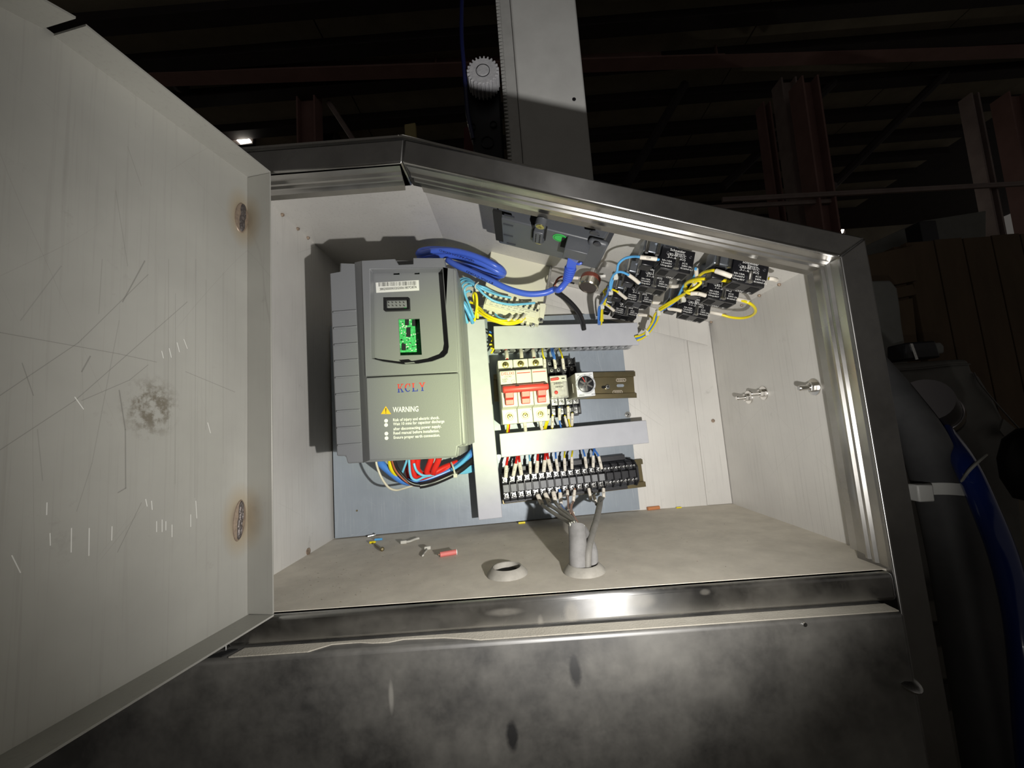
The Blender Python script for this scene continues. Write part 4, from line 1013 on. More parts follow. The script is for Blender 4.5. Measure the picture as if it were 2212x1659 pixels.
for k in range(6):
    c = b0.lerp(b1, .12 + k * .14); d = (b1 - b0).normalized()
    MB().cyl(c - d * .0007, c + d * .0007, ER * (1.55 + .06 * k), n=14).build('boot_ring', WIRE['eth'], bt)
dd = (b2 - b1); 
def slab(p, q, w, t, b):
    """flat bar from p to q facing the viewer"""
    p, q = Vector(p), Vector(q); d = (q - p).normalized(); n_ = (CAM - p).normalized(); s = d.cross(n_).normalized(); n_ = s.cross(d).normalized()
    vs = [x + s * (w * i) + n_ * (t * k) for x in (p, q) for k in (-1, 1) for i in (-1, 1)]
    return b.add(vs, [(0, 1, 3, 2), (4, 6, 7, 5), (0, 2, 6, 4), (1, 5, 7, 3), (0, 4, 5, 1), (2, 3, 7, 6)])
slab(b1, b1.lerp(b2, 1.0), .0048, .0034, MB()).build('boot_collar', WIRE['eth'], eth, bevel=.0008)
slab(b1.lerp(b2, .8), plug_tip, .0064, .0038, MB()).build('plug', mat('plug_clear', (.55, .58, .68), .12, 0, alpha=.55), eth, bevel=.0005)
MB().tube([at(*zz8(1530, 560), b1.y - .004), at(*zz8(1580, 585), b1.y - .006), at(*zz8(1650, 540), b1.y - .007), at(*zz8(1690, 460), b1.y - .006)], .0013, 8).build('latch_guard', WIRE['eth'], eth)
# cable print
def cable_print(s, pa, pb, off=.0031):
    pa, pb = Vector(pa), Vector(pb); d = (pb - pa).normalized(); n_ = (CAM - pa).normalized(); u = n_.cross(d).normalized()
    n_ = d.cross(u)
    MB().text(s, pa + n_ * off, pb + n_ * off, up=u, height=.0021, lift=.0002).flat('cable_print', mat('print_navy', (.01, .012, .05), .6), eth)
def on(seq, i): return seq[i]
cable_print('4PR PATCH CORD', at(*Z6(945, 408), .0905), at(*Z6(460, 250), .0985))
cable_print('E170A CORD', at(*Z6(1200, 712), .079), at(*Z6(840, 545), .087))

# ---- light-blue and yellow wires at the controller
def uw(label, col, pts, r=.0012, **k):
    wire(label, [at(*Z6(a, b), y) for a, b, y in pts], col, r, world=True, **k)
uw('light blue wire into the controller, uppermost of the bundle', 'cyan', [(860, 1190, .125), (730, 960, .130), (715, 760, .128), (740, 660, .122), (840, 655, .116), (950, 735, .110), (1080, 780, .112), (1190, 840, .128), (1290, 880, .134)], .0014)
uw('light blue wire into the controller, second of the bundle', 'cyan', [(890, 1190, .124), (780, 1000, .128), (725, 850, .128), (725, 720, .122), (800, 665, .116), (900, 710, .110), (1050, 800, .110), (1250, 875, .128), (1430, 915, .134)], .0014)
uw('light blue wire with a long loop to the right end of the controller', 'cyan', [(910, 1190, .123), (820, 1020, .125), (740, 900, .125), (760, 740, .118), (850, 700, .110), (960, 770, .106), (1060, 870, .108), (1200, 960, .112), (1400, 1005, .118), (1600, 1000, .126), (1755, 985, .132)], .0014)
uw('light blue wire curling below the tied bundle', 'cyan', [(920, 1190, .122), (850, 1010, .122), (800, 880, .122), (790, 790, .120), (840, 745, .116), (920, 745, .114), (960, 760, .112)], .0014)
uw('short light blue wire end behind the bundle', 'cyan', [(790, 900, .130), (800, 850, .128), (850, 820, .126), (890, 840, .126)], .0014)
uw('thick blue wire beside the inverter, going into the duct', 'sky', [(720, 880, .112), (750, 960, .114), (810, 1060, .118), (870, 1180, .122), (900, 1260, .13)], .0022)
uw('light blue wire beside the inverter, nearest to it', 'cyan', [(735, 960, .118), (760, 1060, .120), (800, 1180, .124), (830, 1260, .13)], .0016)
uw('light blue wire beside the inverter, second from it', 'cyan', [(735, 1040, .121), (755, 1120, .122), (790, 1200, .126), (810, 1260, .13)], .0014)
uw('yellow wire looping up out of the upright duct', 'yellow', [(925, 1230, .128), (945, 1120, .120), (960, 1000, .114), (950, 880, .112), (925, 850, .114), (910, 880, .118), (930, 970, .122), (965, 1080, .126), (970, 1200, .130)], .0015)
uw('yellow wire passing behind the controller screw', 'yellow', [(860, 975, .128), (930, 1000, .126), (1010, 1070, .124), (1090, 1150, .122), (1180, 1190, .124)], .0014)
uw('yellow wire sagging below the controller, upper', 'yellow', [(975, 1060, .124), (1080, 1140, .118), (1200, 1200, .116), (1330, 1230, .118), (1450, 1215, .126), (1520, 1180, .134)], .0014)
uw('yellow wire sagging below the controller, middle', 'yellow', [(980, 1110, .126), (1100, 1190, .120), (1250, 1245, .118), (1420, 1255, .120), (1560, 1230, .130), (1620, 1195, .136)], .0014)
uw('yellow wire sagging below the controller, lowest', 'yellow', [(1110, 1220, .130), (1200, 1240, .124), (1330, 1275, .121), (1460, 1275, .124), (1580, 1240, .132)], .0014)
uw('light blue wire under the controller, sleeved', 'cyan', [(1210, 1140, .126), (1270, 1190, .122), (1350, 1220, .120), (1400, 1215, .122), (1450, 1170, .130)], .0012,
   sleeve=[at(*Z6(1370, 1222), .120), at(*Z6(1405, 1210), .122), at(*Z6(1440, 1165), .128)])
for k, (a, b) in enumerate(((1500, 1195), (1590, 1185))):
    uw('yellow wire with a white sleeve under the controller, %s' % ('left' if k == 0 else 'right'), 'yellow', [(a - 90, b + 50, .124), (a - 30, b + 30, .123), (a + 5, b, .126), (a + 25, b - 40, .132)], .0012,
       sleeve=[at(*Z6(a - 40, b + 35), .123), at(*Z6(a, b + 5), .126), at(*Z6(a + 25, b - 35), .131)])
zip_tie('white cable tie round the light blue bundle', [at(*Z6(975, 705), .112), at(*Z6(945, 730), .106), at(*Z6(930, 760), .105), at(*Z6(945, 795), .107), at(*Z6(965, 800), .110)], .003, world=True)

# ---- potentiometer
pc = at(*zz8(1740, 1010), .118)
axis = (MS.to_3x3() @ Vector((-.08, -.22, -1))).normalized()
po = thing('potentiometer', 'round metal potentiometer with brown base under the sloping top', 'potentiometer', T(*pc))
MB().lathe([(.0113, -.0145), (.0118, -.0135), (.0118, -.0095), (.0115, -.009)], pc, axis, 28).build('brown_base', mat('brown_bakelite', (.16, .035, .02), .4), po)
MB().lathe([(.0113, -.0092), (.0113, -.003), (.0117, -.003), (.0117, -.0012), (.0108, 0), (.0098, .0002), (.0098, -.0008), (0, -.0008)], pc, axis, 28).build('can', mat('nickel_can', (.62, .58, .50), .22, 1.0), po)
MB().lathe([(.0096, -.0007), (.0096, -.0004), (0, -.0004)], pc, axis, 26).build('end_disc', mat('dull_disc', (.13, .11, .10), .5, .6), po)
MB().cyl(pc - axis * .014, pc - axis * .046, .0035, n=12).build('shaft', zinc, po)
for dx in (-.013, .0135):
    MB().box(dx - .003, dx + .003, -.0004, .0004, -.0016, .0016, T(*(pc - axis * .015))).build('lug', zinc, po)
def zw(label, col, pts, r, **k): wire(label, [at(*zz8(a, b), y) for a, b, y in pts], col, r, world=True, **k)
zw('brown wire with a sleeve on the potentiometer', 'brown', [(1570, 830, .104), (1420, 820, .100), (1280, 810, .098), (1200, 850, .098), (1160, 930, .100), (1150, 1010, .103), (1200, 1090, .110), (1250, 1130, .116)], .0011,
   sleeve=[at(*zz8(1560, 835), .104), at(*zz8(1480, 830), .102), at(*zz8(1400, 825), .100)])
zw('black wire on the potentiometer', 'black', [(1490, 930, .110), (1380, 900, .104), (1260, 880, .101), (1160, 920, .103), (1130, 1000, .108), (1180, 1100, .114)], .0011)
zw('black sheathed cable dropping from the potentiometer behind the upper duct', 'black', [(1180, 1090, .112), (1300, 1170, .118), (1420, 1270, .126), (1530, 1390, .136), (1600, 1500, .145), (1650, 1640, .155), (1670, 1760, .160)], .0031, cat='cable', name='cable')

# ---- push-button contact blocks
cb_m = mat('contact_block_black', (.010, .010, .012), .30)
clip_m = mat('zinc_die_cast', (.30, .32, .35), .38, .8, var=(.22, .24, .27), vscale=120)
CBA = rad(17.0)
NO_l = ['Schneider', 'Electric', 'ZB2-BE101C']
def lines_(kind): return [('Schneider', .24, .70, .83, .0024), ('Electric', .40, .70, .735, .0017), ('ZB2-BE10%sC' % ('1' if kind == 'NO' else '2'), .18, .74, .62, .0024), ('%s (%s)' % ('.3-/-.4' if kind == 'NO' else '.1-/-.2', kind), .18, .74, .50, .0020),
                          ('Ith:10A', .06, .36, .33, .0016), ('Ui:660V', .05, .37, .22, .0016), ('Uimp:6kV', .04, .38, .11, .0016), ('AC15', .66, .82, .36, .0016), ('240V-3A', .66, .96, .25, .0016), ('IEC60947-5-1', .64, 1.0, .14, .0014)]
CW, CH, CD = .0300, .0215, .0185
def contact_block(label, bl, br, y, kind):
    a = at(bl[0], bl[1], y)
    M = T(*a) @ RY(CBA)
    t = thing('contact_block', label, 'switch block', M, 'push-button contact blocks under the sloping top')
    body = MB(M).prism([(.0012, 0), (CW - .0012, 0), (CW - .0012, .0062), (CW, .0070), (CW, CH), (.003, CH), (.003, CH + .003), (0.0, CH + .003), (0, .0070), (.0012, .0062)], 0, CD).build('body', cb_m, t, bevel=.0005)
    # open terminal slots seen from below
    for x0, x1 in ((.0030, .0105), (.0195, .0270)):
        MB(M).box(x0, x1, .004, .0140, -.0004, .0010).build('terminal_slot', black_void, t)
        MB(M).box(x0, x1, -.0002, .0008, .0006, .0036).build('wire_slot', black_void, t)
    MB(M).box(.0118, .0182, -.0005, .0040, .0008, .0075).build('screw_recess', plast_bk2, t)
    MB(M).cyl((.015, -.0012, .0035), (.015, -.0010, .0115), .0018, n=12).build('screw_shaft', zinc, t)
    MB(M).lathe([(.0026, 0), (.0026, .0016), (.0014, .0022), (0, .0016)], (.015, -.0014, .0030), (0, 0, -1), 12).build('screw', zinc, t)
    for x, z in ((.0052, .0155), (.0262, .0155)):
        MB(M).lathe([(.0014, 0), (.0016, .0006), (.0010, .0009), (0, .0004)], (x, 0, z), (0, -1, 0), 12).build('boss', plast_bk2, t)
    for s, xa, xb, zf, hh in lines_(kind): MB(M).text(s, (xa * CW, -.0001, zf * CH), (xb * CW, -.0001, zf * CH), height=hh).flat('print', white_ink, t)
    MB(M).text('ON', (.0125, .0165, -.0001), (.0185, .0165, -.0001), up=(0, -1, 0), height=.0034, lift=.0003).flat('moulded_mark', white_ink, t)
    MB(M).text('E', (.0230, .0165, -.0001), (.0252, .0165, -.0001), up=(0, -1, 0), height=.0034, lift=.0003).flat('moulded_mark', white_ink, t)
    # die-cast clip and collar that hold it to the panel
    top = M.inverted() @ (a + Vector((0, 0, ceil_z(a.x) - a.z)))
    hgt = max(top.z - .001, CH + .004)
    MB(M).box(-.0170, .0145, .002, CD - .001, CH * .62 + .001, CH + .0045).build('clip_bar', clip_m, t, bevel=.0008) if False else None
    MB(M).box(-.0165, -.0008, .001, CD, CH * .60, CH + .006).build('clip_bar', clip_m, t, bevel=.0012)
    MB(M).box(-.0150, -.0040, .0035, CD - .003, CH * .05, CH * .60).build('empty_carrier', cb_m, t, bevel=.001)
    for x in (-.0135, -.0035): 
        MB(M).cyl((x, -.0010, CH * .50), (x, -.0010, CH + .004), .0016, n=10).build('clip_screw', zinc, t)
    MB(M).lathe([(.0135, CH + .0005), (.0135, CH + .006), (.0105, CH + .0065), (.0105, hgt + .002)], (.003, CD * .5, 0), (0, 0, 1), 22).build('collar', clip_m, t)
    return M, t
BL = {}
specs = [('B1', 'contact block marked NO, top of the left row, at the sloping lip', (1422.8, 577.7), .020, 'NO'), ('B2', 'contact block marked NO, second from the top in the left row', (1379.4, 615.7), .069, 'NO'),
         ('B3', 'contact block marked NO, third from the top in the left row', (1352, 649), .119, 'NO'), ('B4', 'contact block marked NO, lowest in the left row above the duct', (1326, 677.5), .168, 'NO'),
         ('R1', 'contact block marked NO, top of the right row near the right wall', (1578, 606.7), .002, 'NO'), ('R2', 'contact block marked NC, middle of the right row', (1526, 643), .047, 'NC'), ('R3', 'contact block marked NC, lowest of the right row', (1471.6, 677), .096, 'NC')]
for k, lab, bl, y, kind in specs: BL[k] = contact_block(lab, bl, None, y, kind)

Z5 = lambda a, b: (1280 + a * .18083, 500 + b * .18083)
def cw(label, col, pts, sl=None, r=.0011, text=None):
    wire(label, [at(*Z5(a, b), y) for a, b, y in pts], col, r, world=True, sleeve=[at(*Z5(a, b), y) for a, b, y in sl] if sl else None, text=text)
cw('blue wire with a white COM sleeve onto the top left contact block', 'sky', [(210, 680, .062), (215, 600, .055), (250, 520, .045), (290, 480, .038), (310, 390, .030), (380, 325, .024), (480, 300, .018), (570, 305, .012), (700, 330, .010), (790, 335, .014)], [(570, 308, .012), (670, 318, .010), (765, 330, .010)], text='COM', r=.0012)
cw('blue wire with a white sleeve onto the second contact block', 'sky', [(215, 690, .066), (235, 600, .060), (262, 530, .052), (290, 490, .050), (350, 485, .052), (430, 520, .056), (500, 570, .060), (560, 620, .066)], [(430, 518, .056), (495, 565, .060), (555, 615, .064)], r=.0012)
cw('yellow wire with a white sleeve onto the third contact block', 'yellow', [(100, 1070, .135), (115, 900, .122), (155, 820, .112), (150, 760, .104), (135, 715, .100), (170, 685, .098), (240, 695, .100), (310, 730, .104), (400, 805, .114)], [(305, 722, .103), (350, 760, .108), (400, 800, .113)])
cw('white-sleeved wire onto the lowest left contact block', 'yellow', [(120, 1075, .155), (118, 950, .148), (135, 880, .144), (180, 880, .146), (250, 945, .156)], [(150, 862, .144), (200, 900, .150), (255, 945, .156)])
cw('blue wire running down left of the contact blocks', 'blue', [(195, 660, .064), (170, 760, .088), (110, 850, .112), (72, 930, .125), (70, 1075, .14), (70, 1110, .15)])
cw('second blue wire running down left of the contact blocks', 'blue', [(225, 670, .068), (185, 740, .090), (130, 830, .112), (90, 920, .126), (88, 1075, .142), (88, 1110, .15)])
cw('yellow wire beside the blue wires, entering the upper duct', 'yellow', [(150, 860, .118), (118, 910, .126), (108, 1000, .136), (105, 1075, .144), (104, 1110, .15)], r=.0013)
cw('yellow wire onto the top right contact block, upper', 'yellow', [(800, 920, .108), (1010, 790, .078), (1130, 720, .060), (1240, 580, .040), (1310, 500, .024), (1390, 472, .012), (1470, 470, .004), (1660, 530, .002)], [(1475, 472, .003), (1560, 500, -.001), (1655, 535, -.001)], r=.0014)
cw('yellow wire running behind the top right contact block', 'yellow', [(810, 940, .106), (1030, 800, .078), (1120, 700, .062), (1110, 630, .050), (1180, 585, .036), (1300, 568, .024), (1450, 572, .018), (1595, 590, .012)], r=.0014)
cw('yellow wire with a sleeve marked Z onto the middle right contact block', 'yellow', [(820, 930, .106), (1050, 780, .080), (1110, 750, .070), (1100, 670, .058), (1140, 610, .050), (1260, 590, .040), (1290, 620, .040), (1200, 690, .044), (1120, 720, .046), (1180, 745, .044), (1350, 755, .043)], [(1175, 742, .044), (1260, 742, .041), (1350, 765, .042)], text='Z', r=.0013)
cw('blue wire end sticking up between the contact block rows', 'sky', [(820, 935, .108), (1000, 800, .082), (1060, 700, .064), (1110, 620, .052), (1190, 570, .040), (1230, 500, .030), (1232, 440, .024)], [(1238, 550, .037), (1240, 500, .030), (1238, 455, .025)], r=.0012)
cw('blue wire in the bundle between the rows', 'blue', [(810, 950, .110), (920, 890, .098), (1040, 780, .082), (1080, 690, .068), (1150, 600, .050)], r=.0013)
cw('yellow wire with a sleeve onto the lowest right contact block, left side', 'yellow', [(660, 1230, .165), (760, 1010, .128), (830, 935, .110), (900, 925, .102), (1060, 945, .094)], [(900, 925, .101), (980, 932, .096), (1065, 950, .093)], r=.0013)
cw('yellow wire looping from the middle to the lowest right contact block', 'yellow', [(1735, 810, .046), (1860, 850, .040), (1930, 900, .046), (1945, 960, .060), (1890, 1010, .076), (1780, 1035, .088), (1650, 1025, .095), (1540, 995, .098), (1410, 970, .102)], [(1740, 810, .046), (1800, 825, .043), (1870, 845, .040)], r=.0014)
cw('white sleeve wire on the right side of the lowest right block', 'yellow', [(1410, 965, .100), (1470, 975, .097), (1540, 990, .096)], [(1415, 965, .100), (1475, 978, .097), (1542, 992, .096)])
cw('white sleeve wire on the right side of the top right block', 'yellow', [(2100, 560, .004), (2150, 565, .004), (2195, 570, .008)], [(2105, 562, .004), (2150, 566, .004), (2195, 580, .008)])
cw('white sleeve wire on the right side of the second left block', 'yellow', [(930, 650, .070), (980, 655, .072), (1045, 645, .078)], [(930, 655, .070), (985, 658, .072), (1045, 648, .078)])
cw('white sleeve wire on the right side of the third left block', 'yellow', [(715, 850, .120), (800, 855, .118), (890, 865, .112), (960, 870, .105)], [(718, 850, .120), (800, 855, .118), (885, 862, .113)])
cw('white sleeve wire on the right side of the lowest left block', 'yellow', [(550, 1000, .170), (620, 1005, .168), (690, 1015, .166), (715, 1050, .168), (700, 1090, .172)], [(555, 1000, .170), (610, 1000, .168), (680, 1008, .166)])
for i, (dx, col) in enumerate(((-22, 'yellow'), (0, 'blue'), (22, 'yellow'))):
    cw('%s wire in the bundle curving down to the end of the upper duct%s' % (col, (', left', '', ', right')[i]), col,
       [(820 + dx * .3, 930, .108), (770 + dx, 990, .118), (740 + dx, 1080, .132), (660 + dx, 1200, .150), (590 + dx * .8, 1255 + dx * .6, .158), (520 + dx * .6, 1280 + dx, .162)], r=.0014)
for lab, pts in (('white cable tie where the blue wires leave the second contact block', [(245, 490, .050), (265, 500, .048), (290, 525, .050), (275, 550, .052)]),
                 ('white cable tie lower on the wires left of the contact blocks', [(185, 690, .078), (200, 680, .076), (225, 700, .078), (215, 735, .082)]),
                 ('white cable tie lowest on the wires left of the contact blocks', [(85, 880, .118), (105, 870, .116), (125, 880, .118), (115, 905, .120)]),
                 ('white cable tie between the contact block rows, upper', [(1180, 560, .046), (1200, 580, .043), (1235, 600, .043), (1220, 630, .046)]),
                 ('white cable tie between the contact block rows, middle', [(1020, 770, .078), (1040, 780, .075), (1090, 790, .074), (1085, 820, .076)]),
                 ('white cable tie on the bundle behind the lowest right block', [(760, 940, .114), (780, 950, .110), (810, 960, .110), (790, 985, .112)]),
                 ('white cable tie near the end of the upper duct', [(625, 1165, .150), (640, 1180, .147), (660, 1210, .148), (650, 1225, .150)])):
    zip_tie(lab, [at(*Z5(a, b), y) for a, b, y in pts], .0028, world=True)

# ---- bolts through the right wall
for k, (px, py, lab) in enumerate(((1618, 858, 'bolt with nut and washer on the right wall, nearest the back'), (1650, 849, 'bolt with nut and washer on the right wall, middle one'), (1760, 836, 'bolt with nut and washer on the right wall, nearest the door opening'))):
    q = pick(ID, px, py, .5, 0)
    t = thing('bolt', lab, 'bolt', T(.5, q.y, q.z), 'bolts through the right wall')
    MB().lathe([(.0022, 0), (.0076, 0), (.0076, .0011), (.0022, .0012)], (.5, q.y, q.z), (-1, 0, 0), 24).build('washer', bolt_m, t, bevel=.0002)
    MB().lathe([(.0045, .0011), (.0045, .0052), (.0040, .0056), (.002, .0056)], (.5, q.y, q.z), (-1, 0, 0), 6).build('nut', bolt_m, t, bevel=.0003, smooth=0)
    MB().lathe([(.0025, .001), (.0025, .0135), (.0019, .0145), (0, .0145)], (.5, q.y, q.z), (-1, 0, 0), 14).build('shank', bolt_m, t)

# ------------------------------------------------------------------ on the cabinet floor
fl = lambda px, py, z=0.0: pick(ID, px, py, z, 2)
grom_m = mat('dusty_rubber', (.38, .36, .32), .8, 0, var=(.30, .285, .25), vscale=120)
for (px, py), lab in (((1096, 1239.5), 'empty rubber grommet with an open hole in the cabinet floor'), ((1262.5, 1233.5), 'rubber grommet in the cabinet floor with grey cables through it')):
    q = fl(px, py)
    t = thing('grommet', lab, 'grommet', T(q.x, q.y, 0))
    MB().lathe([(.0168, .0001), (.0165, .0012), (.0124, .0056), (.0113, .0060), (.0106, .0056), (.0106, .0002)], (q.x, q.y, 0), (0, 0, 1), 40).build('collar', grom_m, t, smooth=40)
    MB().cyl((q.x, q.y, .0012), (q.x, q.y, .0016), .0106, n=32).build('hole', black_void, t)
    if 'cables' in lab: G = q
def P3(px, py, y): return at(px, py, y)
gx = Vector((G.x, G.y, .002))
Zg = lambda a, b: (1000 + a / 6.506, 1080 + b / 6.506)
grey_m = mat('dusty_grey_sheath', (.27, .265, .26), .7, 0, var=(.20, .195, .19), vscale=110)
grey_d = mat('dusty_dark_sheath', (.17, .165, .15), .65, 0, var=(.24, .23, .21), vscale=110)
c1 = thing('cable', 'thick pale grey cable rising from the grommet, cut open at its top', 'cable', T(*gx))
ctop = P3(*Zg(1600, 375), .016)
MB().tube([gx + Vector((-.0045, -.0015, 0)), P3(*Zg(1618, 800), .003), P3(*Zg(1612, 560), .009), ctop], .0072, 18).build('sheath', grey_m, c1, smooth=60)
q0 = P3(*Zg(1618, 720), -.0055)
for k in range(6):
    a = -.9 + k * .36
    p = ctop + Vector((.0055 * math.sin(a * 1.6), -.003, .0))
    e = P3(*Zg(1500 + k * 30 + (50 if k > 3 else 0), 300 + abs(k - 2) * 12 + (30 if k > 3 else 0)), .014)
    MB().tube([p, p.lerp(e, .5) + Vector((0, -.001, .001)), e], .0007, 6).build('filler_strand', mat_tie, c1)
c2 = thing('cable', 'pale grey cable behind the thick one in the same grommet', 'cable', T(*(gx + Vector((.006, .003, 0)))))
MB().tube([gx + Vector((.0075, .001, 0)), P3(*Zg(1820, 700), .010), P3(*Zg(1740, 520), .020), P3(*Zg(1690, 420), .028)], .0040, 14).build('sheath', grey_m, c2, smooth=60)
c3 = thing('cable', 'slender dark grey cable rising to the right end of the terminals', 'cable', T(*(gx + Vector((.004, -.003, 0)))))
MB().tube([gx + Vector((.0015, -.006, 0)), P3(*Zg(1760, 720), .002), P3(*Zg(1810, 500), .020), P3(*Zg(1875, 280), .050), P3(*Zg(1915, 100), .085), P3(*Z2(1545, 760), .125)], .0030, 12).build('sheath', grey_d, c3, smooth=60)
# conductors from the open cable to the terminals
def low(label, col, tp, s0, s1, mid, r=.0014, text=None):
    a = (*Z2(*tp), .034); P = wpts([a, (*Z2(*s0), .036), (*Z2(*s1), .040)]) + [P3(*Zg(*m[:2]), m[2]) for m in mid]
    wire(label, P, col, r, world=True, sleeve=wpts([(*Z2(*s0), .0365), (*Z2((s0[0] + s1[0]) / 2, (s0[1] + s1[1]) / 2), .039), (*Z2(*s1), .040)]), text=text)
low('grey wire below the fifth terminal, bending into the grey cable', grey_d, (655, 690), (660, 710), (720, 840), [(1180, 120, .085), (1330, 220, .055), (1480, 310, .03), (1580, 385, .016)], .0018, 'U')
low('dark grey wire below the sixth terminal, into the grey cable', grey_d, (760, 660), (765, 690), (825, 820), [(1220, 70, .095), (1340, 150, .07), (1500, 270, .04), (1600, 385, .018)], .0018, 'V')
low('grey wire below the seventh terminal, into the grey cable', grey_d, (870, 640), (880, 670), (910, 800), [(1310, 50, .09), (1400, 140, .07), (1520, 240, .045), (1620, 385, .018)], .0018, 'W')
low('blue wire below the eighth terminal', 'blue', (970, 640), (975, 680), (985, 840), [(1385, 90, .10), (1440, 170, .08)], .0016, 'N')
low('copper brown wire below the ninth terminal', 'cop', (1075, 640), (1078, 655), (1080, 715), [(1480, 40, .11), (1482, 110, .09), (1520, 200, .06)], .0012)
low('copper brown wire below the tenth terminal, sleeved', 'cop', (1180, 620), (1180, 645), (1160, 800), [(1530, 60, .10), (1520, 130, .08), (1560, 230, .05), (1640, 380, .02)], .0012, '4')
low('white-sleeved wire below the twelfth terminal', 'dgrey', (1375, 600), (1378, 620), (1410, 770), [(1860, 30, .10), (1885, 70, .095)], .0011)
low('white-sleeved wire below the thirteenth terminal', 'dgrey', (1470, 680), (1445, 710), (1485, 830), [(1870, 60, .098), (1890, 80, .094)], .0011)
low('sleeved black wire below the fourteenth terminal', 'dgrey', (1580, 600), (1585, 620), (1590, 745), [(1940, 20, .100), (1910, 75, .093)], .0010, 'B1')
zip_tie('small white tie on the stripped conductors below the terminals', [P3(*Zg(1470, 140), .078), P3(*Zg(1500, 150), .074), P3(*Zg(1550, 175), .072), P3(*Zg(1535, 195), .072)], .002, world=True)

# ---- litter
def bit(name, label, cat, pts, r, m, parts=None, n=8):
    P = [Vector(p) for p in pts]
    t = thing(name, label, cat, T(*P[0]))
    MB().tube(P, r, n, smooth=3).build('piece', m, t)
    return t
def litter(px, py, z): return fl(px, py, z)
F8 = lambda a, b: (560 + a * .36166, 1080 + b * .36166)
def two(a, b, r, m, name, label, cat):
    p, q = litter(*F8(*a), r), litter(*F8(*b), r)
    t = thing(name, label, cat, T(*p)); MB().cyl(p, q, r, n=12).build('piece', m, t, smooth=40); return t, p, q
t, p, q = two((1080, 326), (1176, 310), .0024, mat('faded_red_sleeve', (.62, .17, .15), .6), 'cut_sleeve', 'pinkish red cut wire sleeve lying on the cabinet floor', 'wire offcut')
d = (p - q).normalized()
for k in range(4): MB().cyl(p, p + d * .0014 + Vector((0, .0004 * (k - 1.5), .0004 * (k % 2))), .0004, n=6).build('copper_strand', WIRE['cop'], t)
MB().cyl(q, q - d * .0006, .0026, n=12).build('sleeve_end', paper, t)
two((660, 254), (695, 251), .0012, WIRE['yellow'], 'cut_wire', 'short yellow wire offcut near the screw on the cabinet floor', 'wire offcut')
two((690, 237), (735, 233), .0012, WIRE['sky'], 'cut_wire', 'short light blue wire offcut near the screw on the cabinet floor', 'wire offcut')
two((1548, 138), (1588, 134), .0012, WIRE['yellow'], 'cut_wire', 'short yellow wire offcut at the foot of the mounting plate', 'wire offcut')
a_, b_ = fl(1399, 1099, .002), fl(1424, 1096, .002)
t = thing('cut_sleeve', 'orange wire offcut lying at the back wall right of the plate', 'wire offcut', T(*a_)); MB().cyl(a_, b_, .0022, n=12).build('piece', mat('orange_sleeve', (.50, .20, .08), .6), t)
a_, b_ = fl(1461, 1097, .0008), fl(1472, 1096, .0008)
t = thing('cut_wire', 'tiny yellow wire offcut at the back wall, far right', 'wire offcut', T(*a_)); MB().cyl(a_, b_, .0008, n=8).build('piece', WIRE['yellow'], t)
# loose screws
for (hx, tx_, lab) in (((695, 207), (648, 218), 'loose machine screw leaning at the foot of the mounting plate'), ((735, 294), (690, 262), 'loose dusty screw lying on the cabinet floor')):
    h, tt = fl(*F8(*hx), .0022), fl(*F8(*tx_), .0016)
    t = thing('loose_screw', lab, 'screw', T(*h)); d = (tt - h).normalized()
    MB().cyl(h + d * .0018, tt, .0011, n=10).build('shank', zinc if 'machine' in lab else brass, t)
    MB().lathe([(.0022, 0), (.0022, .0014), (.0012, .0020), (0, .002)], h + d * .0018, -d, 12).build('head', zinc if 'machine' in lab else brass, t)
nyl = mat('dusty_nylon', (.50, .49, .44), .6)
for P, lab in ((((862, 252), (900, 246), (930, 234), (955, 228)), 'cut end of a white cable tie on the floor, left one'), (((985, 286), (1000, 300), (985, 318), (978, 332)), 'cut end of a white cable tie on the floor, right one')):
    pts = [fl(*F8(*p), .0016) for p in P]
    t = thing('cable_tie_end', lab, 'cable tie', T(*pts[0])); MB().tube(pts, .0012, 8, flat=.6, smooth=3).build('strap', nyl, t)
    h = pts[0] if 'left' in lab else fl(*F8(1005, 287), .002)
    MB().box(-.0032, .0032, -.0016, .0016, -.0015, .0018, T(*h) @ RZ(.2)).build('head', nyl, t, bevel=.0005)
# crumbs of dirt: too many to count
b = MB(); random.seed(11)
for i in range(300):
    if i < 150: x, y = random.gauss(.075, .03), random.gauss(.03, .045)
    else: x, y = random.uniform(.02, .47), random.uniform(-.025, .19)
    if not (.012 < x < .485 and -.028 < y < .16): continue
    s = random.choice((.00015, .0002, .0002, .0003, .0005)) 
    b.add([(x - s, y - s * .6, .0001), (x + s, y - s * .4, .0001), (x + s * .5, y + s * .8, .0001), (x, y, s * 1.1)], [(0, 1, 3), (1, 2, 3), (2, 0, 3), (0, 2, 1)])
tag(b.build('dirt_crumbs', mat('dark_crumb', (.20, .175, .14), .9), None, smooth=0), 'fine dark crumbs of dirt scattered over the dusty cabinet floor', 'dirt', kind='stuff')
for P, lab in ((((1088, 374), (1130, 370), (1160, 373)), 'a'), (((1155, 448), (1190, 452), (1222, 455)), 'b'), (((1125, 494), (1160, 490), (1215, 495)), 'c')):
    pass

